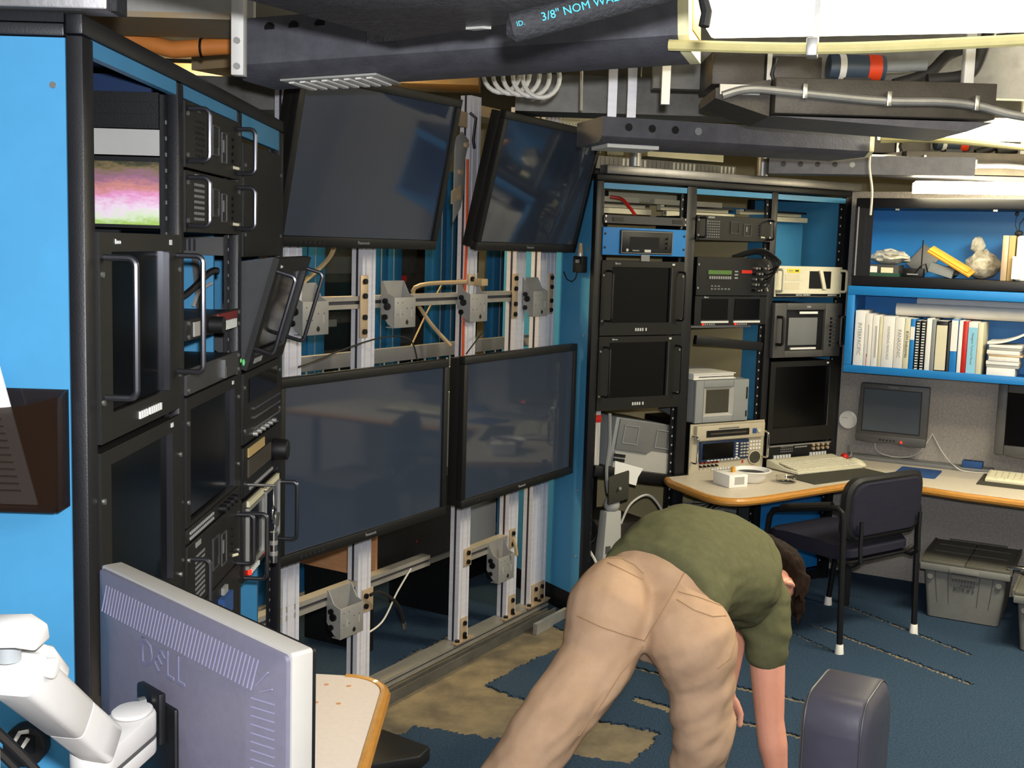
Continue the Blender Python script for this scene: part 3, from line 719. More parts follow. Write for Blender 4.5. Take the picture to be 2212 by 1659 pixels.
# cables tied to the frame
wire('cable', [FT.w(-.80, -.33, 1.45), FT.w(-.55, -.30, 1.60), FT.w(-.42, -.28, 1.70), FT.w(-.39, -.28, 1.80)], .009, 'cable_tan', 'tan cable rising behind the first upright post')
wire('cable', [FT.w(.29, -.22, 1.33), FT.w(.22, -.3, 1.45), FT.w(.18, -.33, 1.57), FT.w(.28, -.14, 1.60)], .009, 'cable_tan', 'thick tan cable looped over the upper cross bar')
wire('cable', [FT.w(.32, -.45, 1.30), FT.w(.44, -.45, 1.45), FT.w(.55, -.45, 1.57)], .004, 'cable_tan', 'thin tan cable beside the thick looped one')
wire('cable', [FT.w(.31, -.168, 1.2), FT.w(.305, -.168, 1.45), FT.w(.312, -.168, 1.75), FT.w(.305, -.168, 2.1)], .006, 'cable_orange', 'orange wire running up the middle post')
wire('cable', [FT.w(-.35, -.13, .43), FT.w(-.30, -.12, .43), FT.w(-.22, -.1, .37), FT.w(-.17, -.1, .28)], .007, 'rubber', 'black wire dangling from the lower display mount')
wire('wire_connector', [FT.w(-.17, -.1, .28), FT.w(-.165, -.1, .255)], .009, 'chrome', 'bare metal plug at the end of the dangling black wire', 'plug')
wire('cable', [FT.w(.18, -.322, .38), FT.w(.08, -.32, .30), FT.w(-.02, -.32, .20), FT.w(-.14, -.33, .17)], .004, 'cable_white', 'thin pale wire hanging below the black cabinet')
wire('cable', [FT.w(.655, -.1, .45), FT.w(.66, -.09, .41), FT.w(.67, -.09, .37)], .008, 'cable_tan', 'bundle of cut tan wires on the lower display mount')
wire('cable', [FT.w(-.80, -.10, 1.33), FT.w(-.4, -.1, 1.40), FT.w(-.25, -.05, 1.40), FT.w(-.2, -.04, 1.315)], .003, 'rubber', 'thin black wire drooping over the top of the low display')
wire('cable', [FT.w(.15, -.05, 1.318), FT.w(.3, -.1, 1.36), FT.w(.44, -.16, 1.38)], .003, 'rubber', 'thin black wire hooked round the middle post')
r = thing('power_adapter', 'small black adapter with a blue light on the blue rack side', 'adapter', FRR, .002, 1.68, -.09)
M().box(-.035, .0, -.035, .035, -.04, .035).put('body', 'rubber', r, bevel=.004); M().cyl((-.018, 0, .035), (-.018, 0, .05), .016, n=12).put('collar', 'zinc', r)
M().cyl((-.018, 0, .05), (-.018, 0, .095), .013, .009, 10).put('cable_sleeve', 'cable_tan', r); M().box(-.0365, -.035, -.02, .01, .005, .02).put('label_plate', 'text_grey', r)
M().tube([(-.018, .02, -.04), (-.02, .03, -.07), (-.02, .06, -.085), (-.02, .10, -.075), (-.02, .13, -.04)], .003, 6).put('lead', 'rubber', r)

# patch bar with looped leads behind the frame
r = thing('patch_bar', 'long grey patch bar with rows of looped leads behind the low displays', 'patch bar', FT, 0, 1.27, -.35)
M().box(-.75, 1.16, -.01, .02, 0, .056).put('bar', 'grey_mid', r, bevel=.002)
for k in range(19):
    x = -.66 + k * .095
    M().cyl((x, 0, 0), (x, 0, -.045), .004, n=6).put('pin', 'zinc', r)
    if k % 3 != 2: M().tube([(x - .03, -.005, -.01), (x - .028, -.006, -.035), (x - .018, -.008, -.05), (x + .012, -.01, -.055)], .004, 6).put('lead', 'cable_white', r); M().cyl((x + .012, -.01, -.055), (x + .04, -.012, -.057), .006, n=8).put('plug', 'yellow_label', r)
for x in (-.75, 1.09): M().box(x - .004, x + .004, -.127, 0, .01, .045).put('arm', 'grey_mid', r)

# cabinets behind the frame
r = thing('speaker_cabinet', 'cabinet with orange wood side and plain black front behind the lower display', 'speaker', FT, .06, .345, -.42)
M().box(0, .014, 0, .42, 0, .36).put('side_panel', 'wood_orange', r); M().box(.014, .70, .004, .42, 0, .36).put('front', 'black', r); M().cyl((.30, .004, .1), (.30, .001, .1), .006, n=10).put('indicator', 'dark_red', r)
M().box(.014, .70, -.012, .004, -.02, .0).put('lower_lip', 'grey_dark', r)
M().box(.02, .06, .05, .40, -.34, 0).put('stand', 'black', r); M().box(.64, .68, .05, .40, -.34, 0).put('stand', 'black', r)
o = M().box(0, .5, 0, .02, 0, .9).put('white_board', 'white'); single(o, 'white board standing behind the frame near the blue rack side', 'board', FT, 1.02, .12, -.72)
o2 = M().box(0, .5, 0, .02, 0, .12).put('kick_board', 'black'); single(o2, 'black board under the white board behind the frame', 'board', FT, 1.02, .0, -.72)
def rear_cab(s0, s1, label, style):
    r = thing('rear_cabinet', label, 'cabinet', FT, s0, 0, -1.15, 'blue cabinet backs behind the display frame')
    w_ = s1 - s0
    M().box(0, .12, 0, .06, .06, 2.15).put('upright', 'blue_rear', r, bevel=.004); M().box(w_ - .12, w_, 0, .06, .06, 2.15).put('upright', 'blue_rear', r, bevel=.004)
    M().box(.045, .049, -.003, 0, .06, 2.15).put('seam', 'grey_light', r); M().box(w_ - .05, w_ - .046, -.003, 0, .06, 2.15).put('seam', 'grey_light', r)
    M().box(.12, w_ - .12, .12, .5, .06, 2.15).put('equipment_stack', 'duct_brown', r)
    M().box(0, w_, .0, .06, .28, .36).put('lower_rail', 'blue_rear', r); M().box(0, w_, -.01, .06, 0, .06).put('base', 'beige', r)
    M().box(.12, w_ - .12, .02, .06, .06, .28).put('lower_panel', 'blue_rear', r)
    rnd = random.Random(int(s0 * 100))
    for k in range(9):
        z = .45 + k * .19; M().box(.13, w_ - .13, .105, .12, z, z + rnd.uniform(.06, .15)).put('unit', rnd.choice(['black', 'duct_brown', 'equip_grey', 'grey_dark']), r)
    for k in range(3):
        x = rnd.uniform(.15, w_ - .3); z = rnd.uniform(1.2, 1.75); M().box(x, x + .09, .098, .105, z, z + .035).put('label_tag', rnd.choice(['red', 'grey_light', 'grey_mid']), r)
    return r
rear_cab(-.35, .46, 'blue cabinet back seen past the console end of the frame', 0)
rear_cab(.47, 1.08, 'blue cabinet back seen between the first and second posts', 1)
rear_cab(1.09, 1.62, 'blue cabinet back with a red tag seen between the second and middle posts', 2)
rear_cab(1.63, 2.25, 'blue cabinet back seen beside the middle post', 3)

# tilt arm between the two tilted displays
r = thing('tilt_arm', 'curved steel tilt arm with brass bolts between the two tilted displays', 'bracket', FT, .155, 1.84, -.13)
M().prism([(.0, .0), (.05, .06), (.075, .14), (.07, .24), (.10, .33), (.05, .36), (.0, .33), (.0, .12)], 'y', 0, .006).put('arm_plate', 'bracket', r, bevel=.001)
M().prism([(-.03, .07), (.03, .10), (.03, .15), (-.03, .12)], 'y', -.012, -.004).put('cross_lug', 'plate_tan', r)
for x, z in ((.03, .20), (.02, .10), (.07, .31)): M().cyl((x, .0, z), (x, -.014, z), .011, n=10).put('bolt', 'plate_tan', r)
M().box(.02, .09, .004, .012, .38, .44).put('joint_plate', 'plate_tan', r)
M().tube([(.10, .0, .44), (.115, -.02, .42), (.10, -.02, .33), (.11, -.02, .30)], .006, 8).put('support_bar', 'black', r)
# ------------------------------------------------------------ rack row on the right
RR = thing('equipment_rack', 'black three-bay rack row with blue side panel standing beside the display frame', 'rack', FRR)
UP = [(0, .04), (.53, .588), (1.077, 1.118), (1.602, 1.645)]; RB = [(.04, .53), (.588, 1.077), (1.118, 1.602)]
for a, b in UP:
    M().box(a, b, 0, .03, 0, 2.06).put('upright', 'frame_black', RR, bevel=.003)
    M().box(a, b, .72, .75, 0, 2.06).put('rear_upright', 'frame_black', RR)
M().box(0, 1.645, 0, .03, 2.062, 2.09).put('top_rail', 'frame_black', RR, bevel=.003)
M().box(0, 1.645, .03, .75, 2.07, 2.085).put('top_panel', 'frame_black', RR)
M().box(0.002, .012, .031, .80, .11, 2.06).put('side_panel', 'blue', RR); M().box(0, .012, .031, .80, 0, .109).put('side_base', 'frame_black', RR)
for z in (.30, .62, 1.35, 1.75): inst(SCREWME, 'screw', RR, (.002, .06, z), (0, 0, -pi / 2))
M().box(1.632, 1.645, .031, .75, 0, 2.06).put('side_panel', 'blue', RR)
M().box(0, 1.645, .01, .75, 0, .06).put('plinth', 'frame_black', RR)
for i, (a, b) in enumerate(RB):
    M().box(a, b, .004, .02, 2.026, 2.052).put('header_strip', 'blue', RR)
    for x0, x1 in ((a, a + .02), (b - .02, b)):
        M().box(x0, x1, .022, .03, .06, 2.03).put('mounting_rail', 'frame_black', RR)
        h = M()
        for k in range(44): h.box((x0 + x1) / 2 - .0035, (x0 + x1) / 2 + .0035, .0205, .0225, .1 + k * .044, .109 + k * .044)
        h.put('rail_holes', 'grey_light', RR)['kind'] = 'stuff'
M().box(1.085, 1.095, .17, .70, .06, 1.95).put('partition', 'beige_wall', RR)
M().box(1.08, 1.095, .05, .165, .06, 1.95).put('partition', 'blue', RR)
M().box(1.13, 1.60, .30, .31, 1.50, 1.93).put('inner_panel', 'blue', RR)
for i, (a, b) in enumerate(RB):
    for k in range(3 if i < 2 else 2): M().box(a + .02, b - .02, .25 + .05 * k, .28 + .05 * k, 1.925 + k * .03 , 1.95 + k * .03).put('cross_channel', 'cream', RR)
    for k in range(2): M().box(a + .02, b - .02, .26, .27, 1.935 + k * .035, 1.945 + k * .035).put('channel_gap', 'black', RR)
# rear wall of cartons behind the open bay
single(M().box(0, .565, 0, .02, 0, 1.95).put('rear_board', 'beige_wall'), 'tan board closing the rack row from behind', 'board', FRR, .56, .06, -.765)
single(M().box(0, .52, 0, .02, 0, 1.95).put('rear_board', 'blue'), 'blue board closing the last rack bay from behind', 'board', FRR, 1.13, .06, -.765)
single(M().box(0, .5, 0, .02, 0, 1.95).put('rear_board', 'black'), 'black board closing the first rack bay from behind', 'board', FRR, .03, .06, -.765)
# bay A
r = thing('rack_shelf_unit', 'slim dark grey rack unit above the bright blue panel', 'rack unit', FRR, .043, 1.868); plate(r, .484, .042, 'equip_grey', .3); screws(r, .484, .042)
for x in (.05, .40): M().box(x, x + .06, -.007, -.004, .012, .03).put('vent', 'black', r)
wire('cable', [FRR.w(.30, -.1, 1.915), FRR.w(.28, -.12, 1.95), FRR.w(.26, -.16, 1.99), FRR.w(.22, -.2, 2.0)], .008, 'red', 'red striped cable over the slim grey unit')
r = thing('tuner_unit', 'bright blue rack panel with a black framed display in the middle', 'rack unit', FRR, .041, 1.724)
plate(r, .488, .13, 'blue_bright', .3)
for x in (.012, .476):
    for z in (.035, .098): M().cyl((x, -.004, z), (x, -.006, z), .006, n=10).put('mounting_hole', 'black', r)
M().box(.095, .405, -.012, -.004, .008, .118).put('display_housing', 'black', r, bevel=.004)
frame_ring(.100, .400, .012, .114, .002, -.0135, -.011).put('silver_outline', 'grey_light', r)
M().box(.15, .32, -.0135, -.012, .038, .088).put('display_window', 'lcd_dark', r)
for k in range(3): M().cyl((.37, -.012, .04 + .022 * k), (.37, -.018, .04 + .022 * k), .006, n=10).put('knob', 'black_soft', r)
text('Industries', .010, 'text_white', r, (.185, -.0125, .025)); M().cyl((.135, -.012, .026), (.135, -.0135, .026), .007, n=12).put('emblem', 'text_white', r); M().box(.235, .272, -.0135, -.012, .018, .030).put('badge', 'text_white', r)
for z, lb in ((1.352, 'black rack monitor with side handles directly under the bright blue panel'), (1.0, 'black rack monitor with side handles over the grey tilted computer')):
    rr = rack_monitor(FRR, .042, z, .486, .35, lb, 'pair of black monitors in the rack bay next to the blue side panel', hnd=False, sx=(.06, .075), sz=(.06, .03), btn=5, logo='Barco', edge='equip_grey')
    for x in (.03, .455): M().tube(ubend((x, -.004, .07), (x, -.004, .30), (0, -.05, 0), .02), .005, 8).put('handle', 'black', rr)
o = M().box(0, .05, -.002, .0, 0, .03).put('sticker', 'text_grey'); single(o, 'small pale sticker on the dark rack monitor under the blue panel', 'sticker', FRR, .26, 1.70, .009)
# lower bay A: grey tower lying tilted on a sagging shelf
r = thing('tilted_computer', 'grey computer case lying tilted on the sagging shelf of the rack', 'computer', FRR, .16, .7235, -.040, None, 0, 0)
r.rotation_euler = (0, radians(10), FRR.rot)
M().box(0, .36, .01, .42, 0, .24).put('case', 'grey_plastic', r, bevel=.006)
M().box(.02, .36, .002, .01, .085, .235).put('front_panel', 'grey_mid', r, bevel=.003)
M().prism([(.02, .0), (.36, .0), (.36, .10), (.24, .10), (.20, .075), (.02, .075)], 'y', -.002, .0095).put('lower_front', 'grey_light', r)
for x in (.05, .25): frame_ring(x, x + .09, .12, .21, .004, -.003, .002).put('drive_outline', 'grey_plastic', r)
for k in range(2):
    for j in range(2): M().box(.015 + .035 * k, .045 + .035 * k, -.008, -.002, .03 + .022 * j, .045 + .022 * j).put('port', 'black', r)
o = M().box(.01, .489, -.01, .0155, -.05, .0).box(.03, .474, .0155, .5, -.05, .0).put('sagging_shelf', 'black', bevel=.003); single(o, 'black rack shelf sagging to one side under the grey computer', 'shelf', FRR, .04, .745, -.005); o.rotation_euler = (0, radians(10), FRR.rot)
o = M().prism([(0, .02), (.17, -.03), (.14, -.07), (.13, -.11), (.0, -.07)], 'y', -.002, .0).put('white_card', 'paper'); single(o, 'torn white card taped below the grey computer', 'card', FRR, .16, .74, .005)
o = M().box(0, .03, 0, .03, 0, .265).put('cable_duct', 'cable_white'); single(o, 'white cable duct with a red stripe inside the rack bay', 'duct', FRR, .07, .736, -.04)
o = M().box(-.002, .032, -.003, .0, .205, .24).put('red_band', 'red', o)
wire('cable', [FRR.w(.11, .016, .99), FRR.w(.115, .018, .85), FRR.w(.105, .016, .74), FRR.w(.11, .016, .66), FRR.w(.12, .016, .61)], .008, 'cable_grey', 'grey cable hanging beside the white cable duct')
r = thing('tripod_stand', 'pale grey monitor stand column with a dark angled head plate inside the rack', 'stand', FRR, .155, .0602, .0)
M().loft([[(-.075, -.03, 0), (.055, -.03, 0), (.055, .05, 0), (-.075, .05, 0)], [(-.045, -.025, .46), (.04, -.025, .46), (.04, .03, .46), (-.045, .03, .46)]]).put('column', 'grey_light', r, bevel=.004)
M().sph((0, 0, .49), .04, 14, 8).put('ball', 'grey_light', r)
M().loft([[(-.06, -.055, .50), (.06, -.05, .52), (.075, -.03, .52), (-.05, -.03, .50)], [(-.085, -.085, .64), (.04, -.075, .66), (.055, -.05, .66), (-.07, -.06, .64)]]).put('head_plate', 'dark_pad', r, bevel=.004)
M().cyl((-.01, -.068, .58), (-.012, -.078, .582), .008, n=10).put('screw', 'chrome', r)
for z in (.18, .26): M().box(-.045, -.02, -.033, -.027, z, z + .035).put('slot', 'grey_dark', r)
M().cyl((-.05, -.032, .10), (-.05, -.036, .10), .012, n=12).put('knob', 'black', r)
o = M().box(0, .30, 0, .35, 0, .34).put('old_unit', 'duct_brown', bevel=.006); single(o, 'dusty brown electronics box at the bottom of the rack bay', 'electronics', FRR, .21, .065, -.16)
wire('cable', [FRR.w(.29, -.1, .42), FRR.w(.33, -.08, .52), FRR.w(.42, -.06, .56), FRR.w(.50, -.05, .48), FRR.w(.51, -.05, .42)], .006, 'cable_white', 'white cable arching over the brown electronics box')
wire('cable', [FRR.w(.070, -.045, .32), FRR.w(.068, .0, .29), FRR.w(.066, .05, .24), FRR.w(.074, .06, .14), FRR.w(.066, .065, .017)], .007, 'cable_white', 'white cable curling down at the corner of the rack')
for k in range(3): wire('cable', [FRR.w(.075, -.10 - .013 * k, .40 + .03 * k), FRR.w(.10, -.07 - .013 * k, .46), FRR.w(.12, -.07 - .013 * k, .38 - .02 * k), FRR.w(.08, -.09 - .013 * k, .33)], .005, 'rubber', 'dark cable coiled behind the pale stand column', group='dark cables behind the stand column')
# bay B
r = rack_pc(FRR, .592, 1.808, .484, .122, 'dark brown rack computer with black side handles in the middle bay', None, grille='grey')
r = thing('audio_unit', 'black control unit with green display and a mass of plugged jacks', 'rack unit', FRR, .606, 1.54)
plate(r, .47, .19, 'black', .3); screws(r, .47, .19)
M().box(.07, .22, -.008, -.004, .105, .125).put('green_display', 'lcd_green', r)
for k in range(10): M().box(.075 + k * .0145, .084 + k * .0145, -.012, -.004, .082, .096).put('button', 'text_grey', r)
M().box(.285, .355, -.008, -.004, .112, .128).put('red_display', 'red', r)
for k in range(3): M().box(.24, .262, -.008, -.004, .085 + k * .016, .092 + k * .016).put('legend', 'text_grey', r)
for i in range(5):
    for j in range(5): M().cyl((.365 + .02 * i, -.004, .03 + .027 * j), (.365 + .02 * i, -.03, .03 + .027 * j), .0055, n=8).put('jack_plug', 'zinc' if (i + j) % 3 else 'black', r)
for k in range(9): M().box(.09 + .022 * (k % 6), .104 + .022 * (k % 6), -.008, -.004, .03 + .014 * (k // 6), .037 + .014 * (k // 6)).put('legend', 'grey_mid', r)
for k in range(5):
    wire('cable', [FRR.w(.606 + .37 + .02 * k, .03, 1.57 + .025 * k), FRR.w(1.03, .065 + .011 * k, 1.61 + .02 * k), FRR.w(1.06, .05 + .011 * k, 1.70 + .005 * k), FRR.w(.99 - .008 * k, .02 + .011 * k, 1.752 + .006 * k), FRR.w(.92 - .016 * k, -.03, 1.7355)], .0045, 'rubber', 'black audio lead looping from the plugged jacks', group='audio leads of the control unit')
r = thing('twin_monitor', 'pair of small black monitors side by side in one rack frame', 'monitor', FRR, .604, 1.395)
plate(r, .47, .145, 'black', .25)
for x in (.045, .255):
    M().box(x, x + .165, -.007, -.004, .03, .13).put('screen', 'crt_black', r); M().box(x - .005, x + .17, -.01, -.004, .012, .022).put('label_strip', 'text_white', r)
    for k in range(6): M().box(x + .005 + .014 * k, x + .013 + .014 * k, -.009, -.004, .001, .009).put('lamp', 'red_led' if k == 0 else 'text_grey', r)
text('Barco', .012, 'text_white', r, (.07, -.005, .138))
o = M().box(0, .44, -.012, .012, -.022, .022).put('loose_rail', 'black', bevel=.003); single(o, 'black rail mounted askew across the middle bay', 'rail', FRR, .625, 1.325, -.0075); o.rotation_euler = (0, radians(5.5), FRR.rot)
single(M().box(0, .42, -.001, .3, 0, .012).put('rack_shelf', 'grey_light'), 'pale grey shelf under the small twin monitors', 'shelf', FRR, .65, 1.375, -.10)
# portable CRT on top of the video recorder, with a binder on it
r = thing('portable_monitor', 'grey portable tube monitor standing on the video recorder', 'monitor', FRR, .625, .914, .02)
def rl(x0, x1, z0, z1, y, rr=.012): return [(x, y, z) for x, z in rrect(x0, x1, z0, z1, rr, 3)]
M().loft([rl(0, .345, 0, .21, .02), rl(-.004, .349, -.002, .212, .05), rl(-.004, .349, -.002, .212, .12), rl(.04, .31, .02, .19, .34)]).put('shell', 'grey_plastic', r)
m = M(); m.box(.0, .05, 0, .022, 0, .21); m.box(.245, .345, 0, .022, 0, .21); m.box(.05, .245, 0, .022, 0, .03); m.box(.05, .245, 0, .022, .175, .21); m.put('front_frame', 'grey_plastic', r, bevel=.004)
M().loft([[(.05, .0, .03), (.245, .0, .03), (.245, .0, .175), (.05, .0, .175)], [(.078, .014, .045), (.224, .014, .045), (.224, .014, .16), (.078, .014, .16)]], cap=False).put('inner_mask', 'grey_light', r)
M().box(.076, .226, .013, .02, .043, .162).put('screen', 'dark_pad', r)
for k in range(2): M().box(.328, .336, -.003, .0, .02 + .09 * k, .05 + .12 * k).put('control_slot', 'black', r)
r = thing('ring_binder', 'white ring binder lying on the grey portable monitor', 'binder', FRR, .625, 1.127, .0)
M().box(0, .27, 0, .30, 0, .004).put('lower_cover', 'paper', r); M().box(0, .27, 0, .30, .026, .030).put('upper_cover', 'paper', r); M().box(.006, .262, .006, .29, .004, .026).put('pages', 'white', r); M().box(-.003, 0, 0, .3, 0, .03).put('spine', 'paper', r); M().box(.03, .26, -.002, 0, .012, .015).put('edge_line', 'black', r)
r = thing('video_recorder', 'beige rack video recorder with blue display, red buttons and round speaker', 'video recorder', FRR, .612, .648, .004); r.scale = (1, 1, .83)
plate(r, .49, .315, 'beige_vtr', .4, inset=.055)
M().box(.02, .47, -.03, -.004, .215, .305).put('tape_door', 'beige_vtr', r, bevel=.004)
M().box(.08, .36, -.033, -.03, .235, .275).put('tape_slot', 'black', r); M().box(.10, .34, -.036, -.033, .25, .26).put('slot_flap', 'duct_brown', r)
M().box(.16, .29, -.034, -.03, .282, .288).put('legend', 'grey_mid', r); M().box(.385, .41, -.033, -.03, .24, .27).put('eject_label', 'pad_blue', r); M().cyl((.425, -.03, .257), (.425, -.038, .257), .012, n=12).put('eject_button', 'beige', r)
M().box(.055, .375, -.02, -.004, .085, .205).put('display_panel', 'vtr_navy', r, bevel=.003); M().box(.07, .27, -.023, -.02, .1, .195).put('display', 'crt_black', r)
for i in range(3):
    for j in range(5): M().box(.315 + .02 * i, .328 + .02 * i, -.026, -.02, .1 + .019 * j, .11 + .019 * j).put('key', 'grey_light', r)
for j in range(6): M().box(.285, .297, -.026, -.02, .095 + .017 * j, .104 + .017 * j).put('key', 'text_white', r)
for k in range(10): M().box(.10 + .022 * k, .113 + .022 * k, -.026, -.02, .088, .094).put('key', 'text_white', r)
for i in range(5):
    for j in range(2): M().cyl((.07 + .026 * i, -.004, .055 + .022 * j), (.07 + .026 * i, -.02, .055 + .022 * j), .0075, .005, 8).put('level_knob', 'dark_red' if j else 'black', r)
for i in range(4):
    for j in range(3): M().box(.39 + .02 * i, .402 + .02 * i, -.012, -.004, .135 + .022 * j, .146 + .022 * j).put('key', 'white', r)
M().cyl((.425, -.004, .085), (.425, -.014, .085), .038, n=24).put('speaker', 'dark_pad', r); M().tube([(.425 + .04 * cos(2 * pi * k / 20), -.012, .085 + .04 * sin(2 * pi * k / 20)) for k in range(20)], .003, 6, closed=True).put('speaker_ring', 'beige', r)
for k in range(12): M().box(.14 + .018 * k, .152 + .018 * k, -.012, -.004, .028, .038).put('key', 'text_white', r)
M().box(.345, .352, -.01, -.004, .055, .07).put('red_key', 'red', r)
handles(r, .49, .085, .245, .045, .006, 'chrome', .012)
r = thing('cable_nest', 'tangle of grey network cables under the desk in the middle rack bay', 'cables', FRR, .82, .30, -.05); r['kind'] = 'stuff'
rnd = random.Random(4)
m = M()
for k in range(26):
    z0 = rnd.uniform(-.02, .2); m.tube([(-.205, rnd.uniform(-.005, .06), z0 + rnd.uniform(-.03, .05)), (-.12 + rnd.uniform(-.04, .04), rnd.uniform(-.005, .06), z0 + rnd.uniform(-.05, .06)), (rnd.uniform(-.03, .04), rnd.uniform(-.005, .06), z0 + rnd.uniform(-.05, .02)), (.12, rnd.uniform(-.005, .06), z0 + rnd.uniform(-.04, .04)), (.225, rnd.uniform(-.005, .06), z0 + rnd.uniform(-.04, .06))], .004, 5)
m.put('leads', 'cable_grey', r)
m = M()
for k in range(6):
    z0 = rnd.uniform(0, .2); m.tube([(-.20, .0, z0), (-.05, .01, z0 - .04), (.1, .02, z0 + .03), (.22, .0, z0)], .004, 5)
m.put('dark_leads', 'rubber', r)
r = thing('network_switch', 'white network switch with green boards among the cable tangle', 'switch', FRR, .80, .26, -.13)
M().box(0, .27, 0, .3, 0, .10).put('case', 'grey_light', r); M().box(.02, .25, -.004, 0, .03, .085).put('port_block', 'green_board', r)
for k in range(6): M().box(.03 + .036 * k, .055 + .036 * k, -.006, -.004, .04, .07).put('port', 'black', r)
M().box(-.18, -.01, .0, .25, -.2, -.0).put('support', 'black', r)
M().box(0.0, .25, .0, .25, -.2, -.0).put('support', 'black', r)
# bay C
r = thing('rack_computer', 'cream rack computer with a slanted black window and yellow sticker', 'computer', FRR, 1.122, 1.535, .0)
plate(r, .478, .16, 'putty', .25)
M().prism([(.24, .045), (.34, .045), (.30, .135), (.24, .135)], 'y', -.006, -.004).put('front_window', 'black', r); M().prism([(.355, .045), (.395, .045), (.395, .135), (.335, .135)], 'y', -.006, -.004).put('front_window', 'black', r)
M().prism([(.335, .04), (.36, .04), (.325, .14), (.30, .14)], 'y', -.016, -.004).put('slanted_bar', 'putty', r, bevel=.003)
M().box(.08, .17, -.006, -.004, .125, .145).put('sticker', 'yellow_label', r); M().box(.09, .12, -.0065, -.006, .132, .138).put('print_mark', 'text_grey', r); M().box(.135, .16, -.0065, -.006, .131, .139).put('print_mark', 'text_dark', r)
for z in (.04, .085): M().box(.07, .17, -.0055, -.004, z, z + .035).put('vent', 'beige', r)
M().box(.01, .468, -.0055, -.004, .0035, .018).put('name_strip', 'black', r)
text('DIGITAL CENTER II', .012, 'text_white', r, (.20, -.006, .011)); text('ADVANTECH', .011, 'text_white', r, (.41, -.006, .011))
handles(r, .478, .03, .14, .045, .007, 'putty', .012); screws(r, .478, .16)
r = thing('field_monitor', 'grey square rack monitor with silver screen and black side handles', 'monitor', FRR, 1.1195, 1.225, .0)
m = M(); m.box(0, .082, -.02, .01, 0, .28); m.box(.36, .482, -.02, .01, 0, .28); m.box(.082, .36, -.02, .01, 0, .035); m.box(.082, .36, -.02, .01, .245, .28); m.put('front_frame', 'grey_dark', r, bevel=.004)
M().box(.05, .44, .01, .4, .01, .27).put('body', 'grey_dark', r)
M().box(.08, .365, -.004, .009, .033, .247).put('mask', 'black', r); M().box(.11, .315, -.010, -.004, .062, .205).put('screen', 'lcd_silver', r, bevel=.004)
M().box(.17, .30, -.022, -.02, .225, .237).put('label_strip', 'text_white', r); M().box(.13, .31, -.013, -.004, .040, .05).put('label_strip', 'text_white', r)
for k in range(8): M().cyl((.40, -.02, .06 + .02 * k), (.40, -.026, .06 + .02 * k), .006, n=8).put('knob', 'black', r)
for k in range(8): M().cyl((.43, -.02, .06 + .02 * k), (.43, -.024, .06 + .02 * k), .004, n=8).put('knob', 'grey_mid', r)
handles(r, .482, .07, .21, .06, .008, 'rubber', .02)
M().box(.222, .25, -.021, -.02, .257, .266).put('badge', 'text_grey', r)
rack_monitor(FRR, 1.128, .775, .474, .43, 'tall black rack monitor with bright silver screen edge above the button panel', hnd=False, sx=(.035, .05), sz=(.08, .03), btn=0, edge='chrome', screw=False)
r = thing('router_panel', 'black router panel with white keys behind the beige keyboard', 'rack unit', FRR, 1.128, .66); plate(r, .473, .11, 'black', .2)
for x0 in (.05, .31):
    for k in range(6): M().box(x0 + .021 * k, x0 + .021 * k + .012, -.012, -.004, .035, .055).put('key', 'text_white', r)
for k in range(7):
    for j in range(3): M().box(.10 + .013 * k, .106 + .013 * k, -.006, -.004, .068 + .012 * j, .073 + .012 * j).put('legend', 'text_grey', r)
for i in range(4):
    for j in range(2): M().cyl((.33 + .035 * i, -.004, .075 + .02 * j), (.33 + .035 * i, -.016, .075 + .02 * j), .008, n=10).put('jack', 'plate_tan', r)
M().box(.20, .29, -.005, -.004, .086, .092).put('legend', 'text_grey', r)
M().box(.02, .46, -.010, -.004, .10, .106).put('top_trim', 'zinc', r)
single(M().box(0, .47, -.003, .02, 0, .55).put('vented_box', 'blue_bright'), 'bright blue cabinet side under the desk at the last rack bay', 'cabinet', FRR, 1.13, .065, -.05)
# steel rail, cable ladder and stubs on top of the rack row
single(M().box(.04, 1.69, -.02, .04, 0, .04).put('top_ledge', 'steel', bevel=.003), 'brushed steel ledge along the top of the rack row', 'ledge', FRR, 0, 2.092, -.0)
r = thing('cable_ladder', 'grey cable ladder with close rungs lying on the rack row', 'cable tray', FRR, 0, 2.1335, -.25)
M().box(.0, 1.05, 0, .02, 0, .06).put('side_rail', 'galv', r); M().box(.0, 1.05, .3, .32, 0, .06).put('side_rail', 'galv', r)
for k in range(40): M().box(.01 + .026 * k, .022 + .026 * k, -.002, .3, .02, .055).put('rung', 'galv' if (k // 6) % 2 else 'zinc', r)
for s in (.21, 1.0):
    o = M().cyl((0, 0, 0), (0, 0, .14 if s < .5 else .2), .028, n=18); single(o.put('support_stub', 'zinc'), 'short round metal stub between rack top and ceiling steel', 'support', FRR, s, 2.1335, -.0, 'support stubs on the rack row')
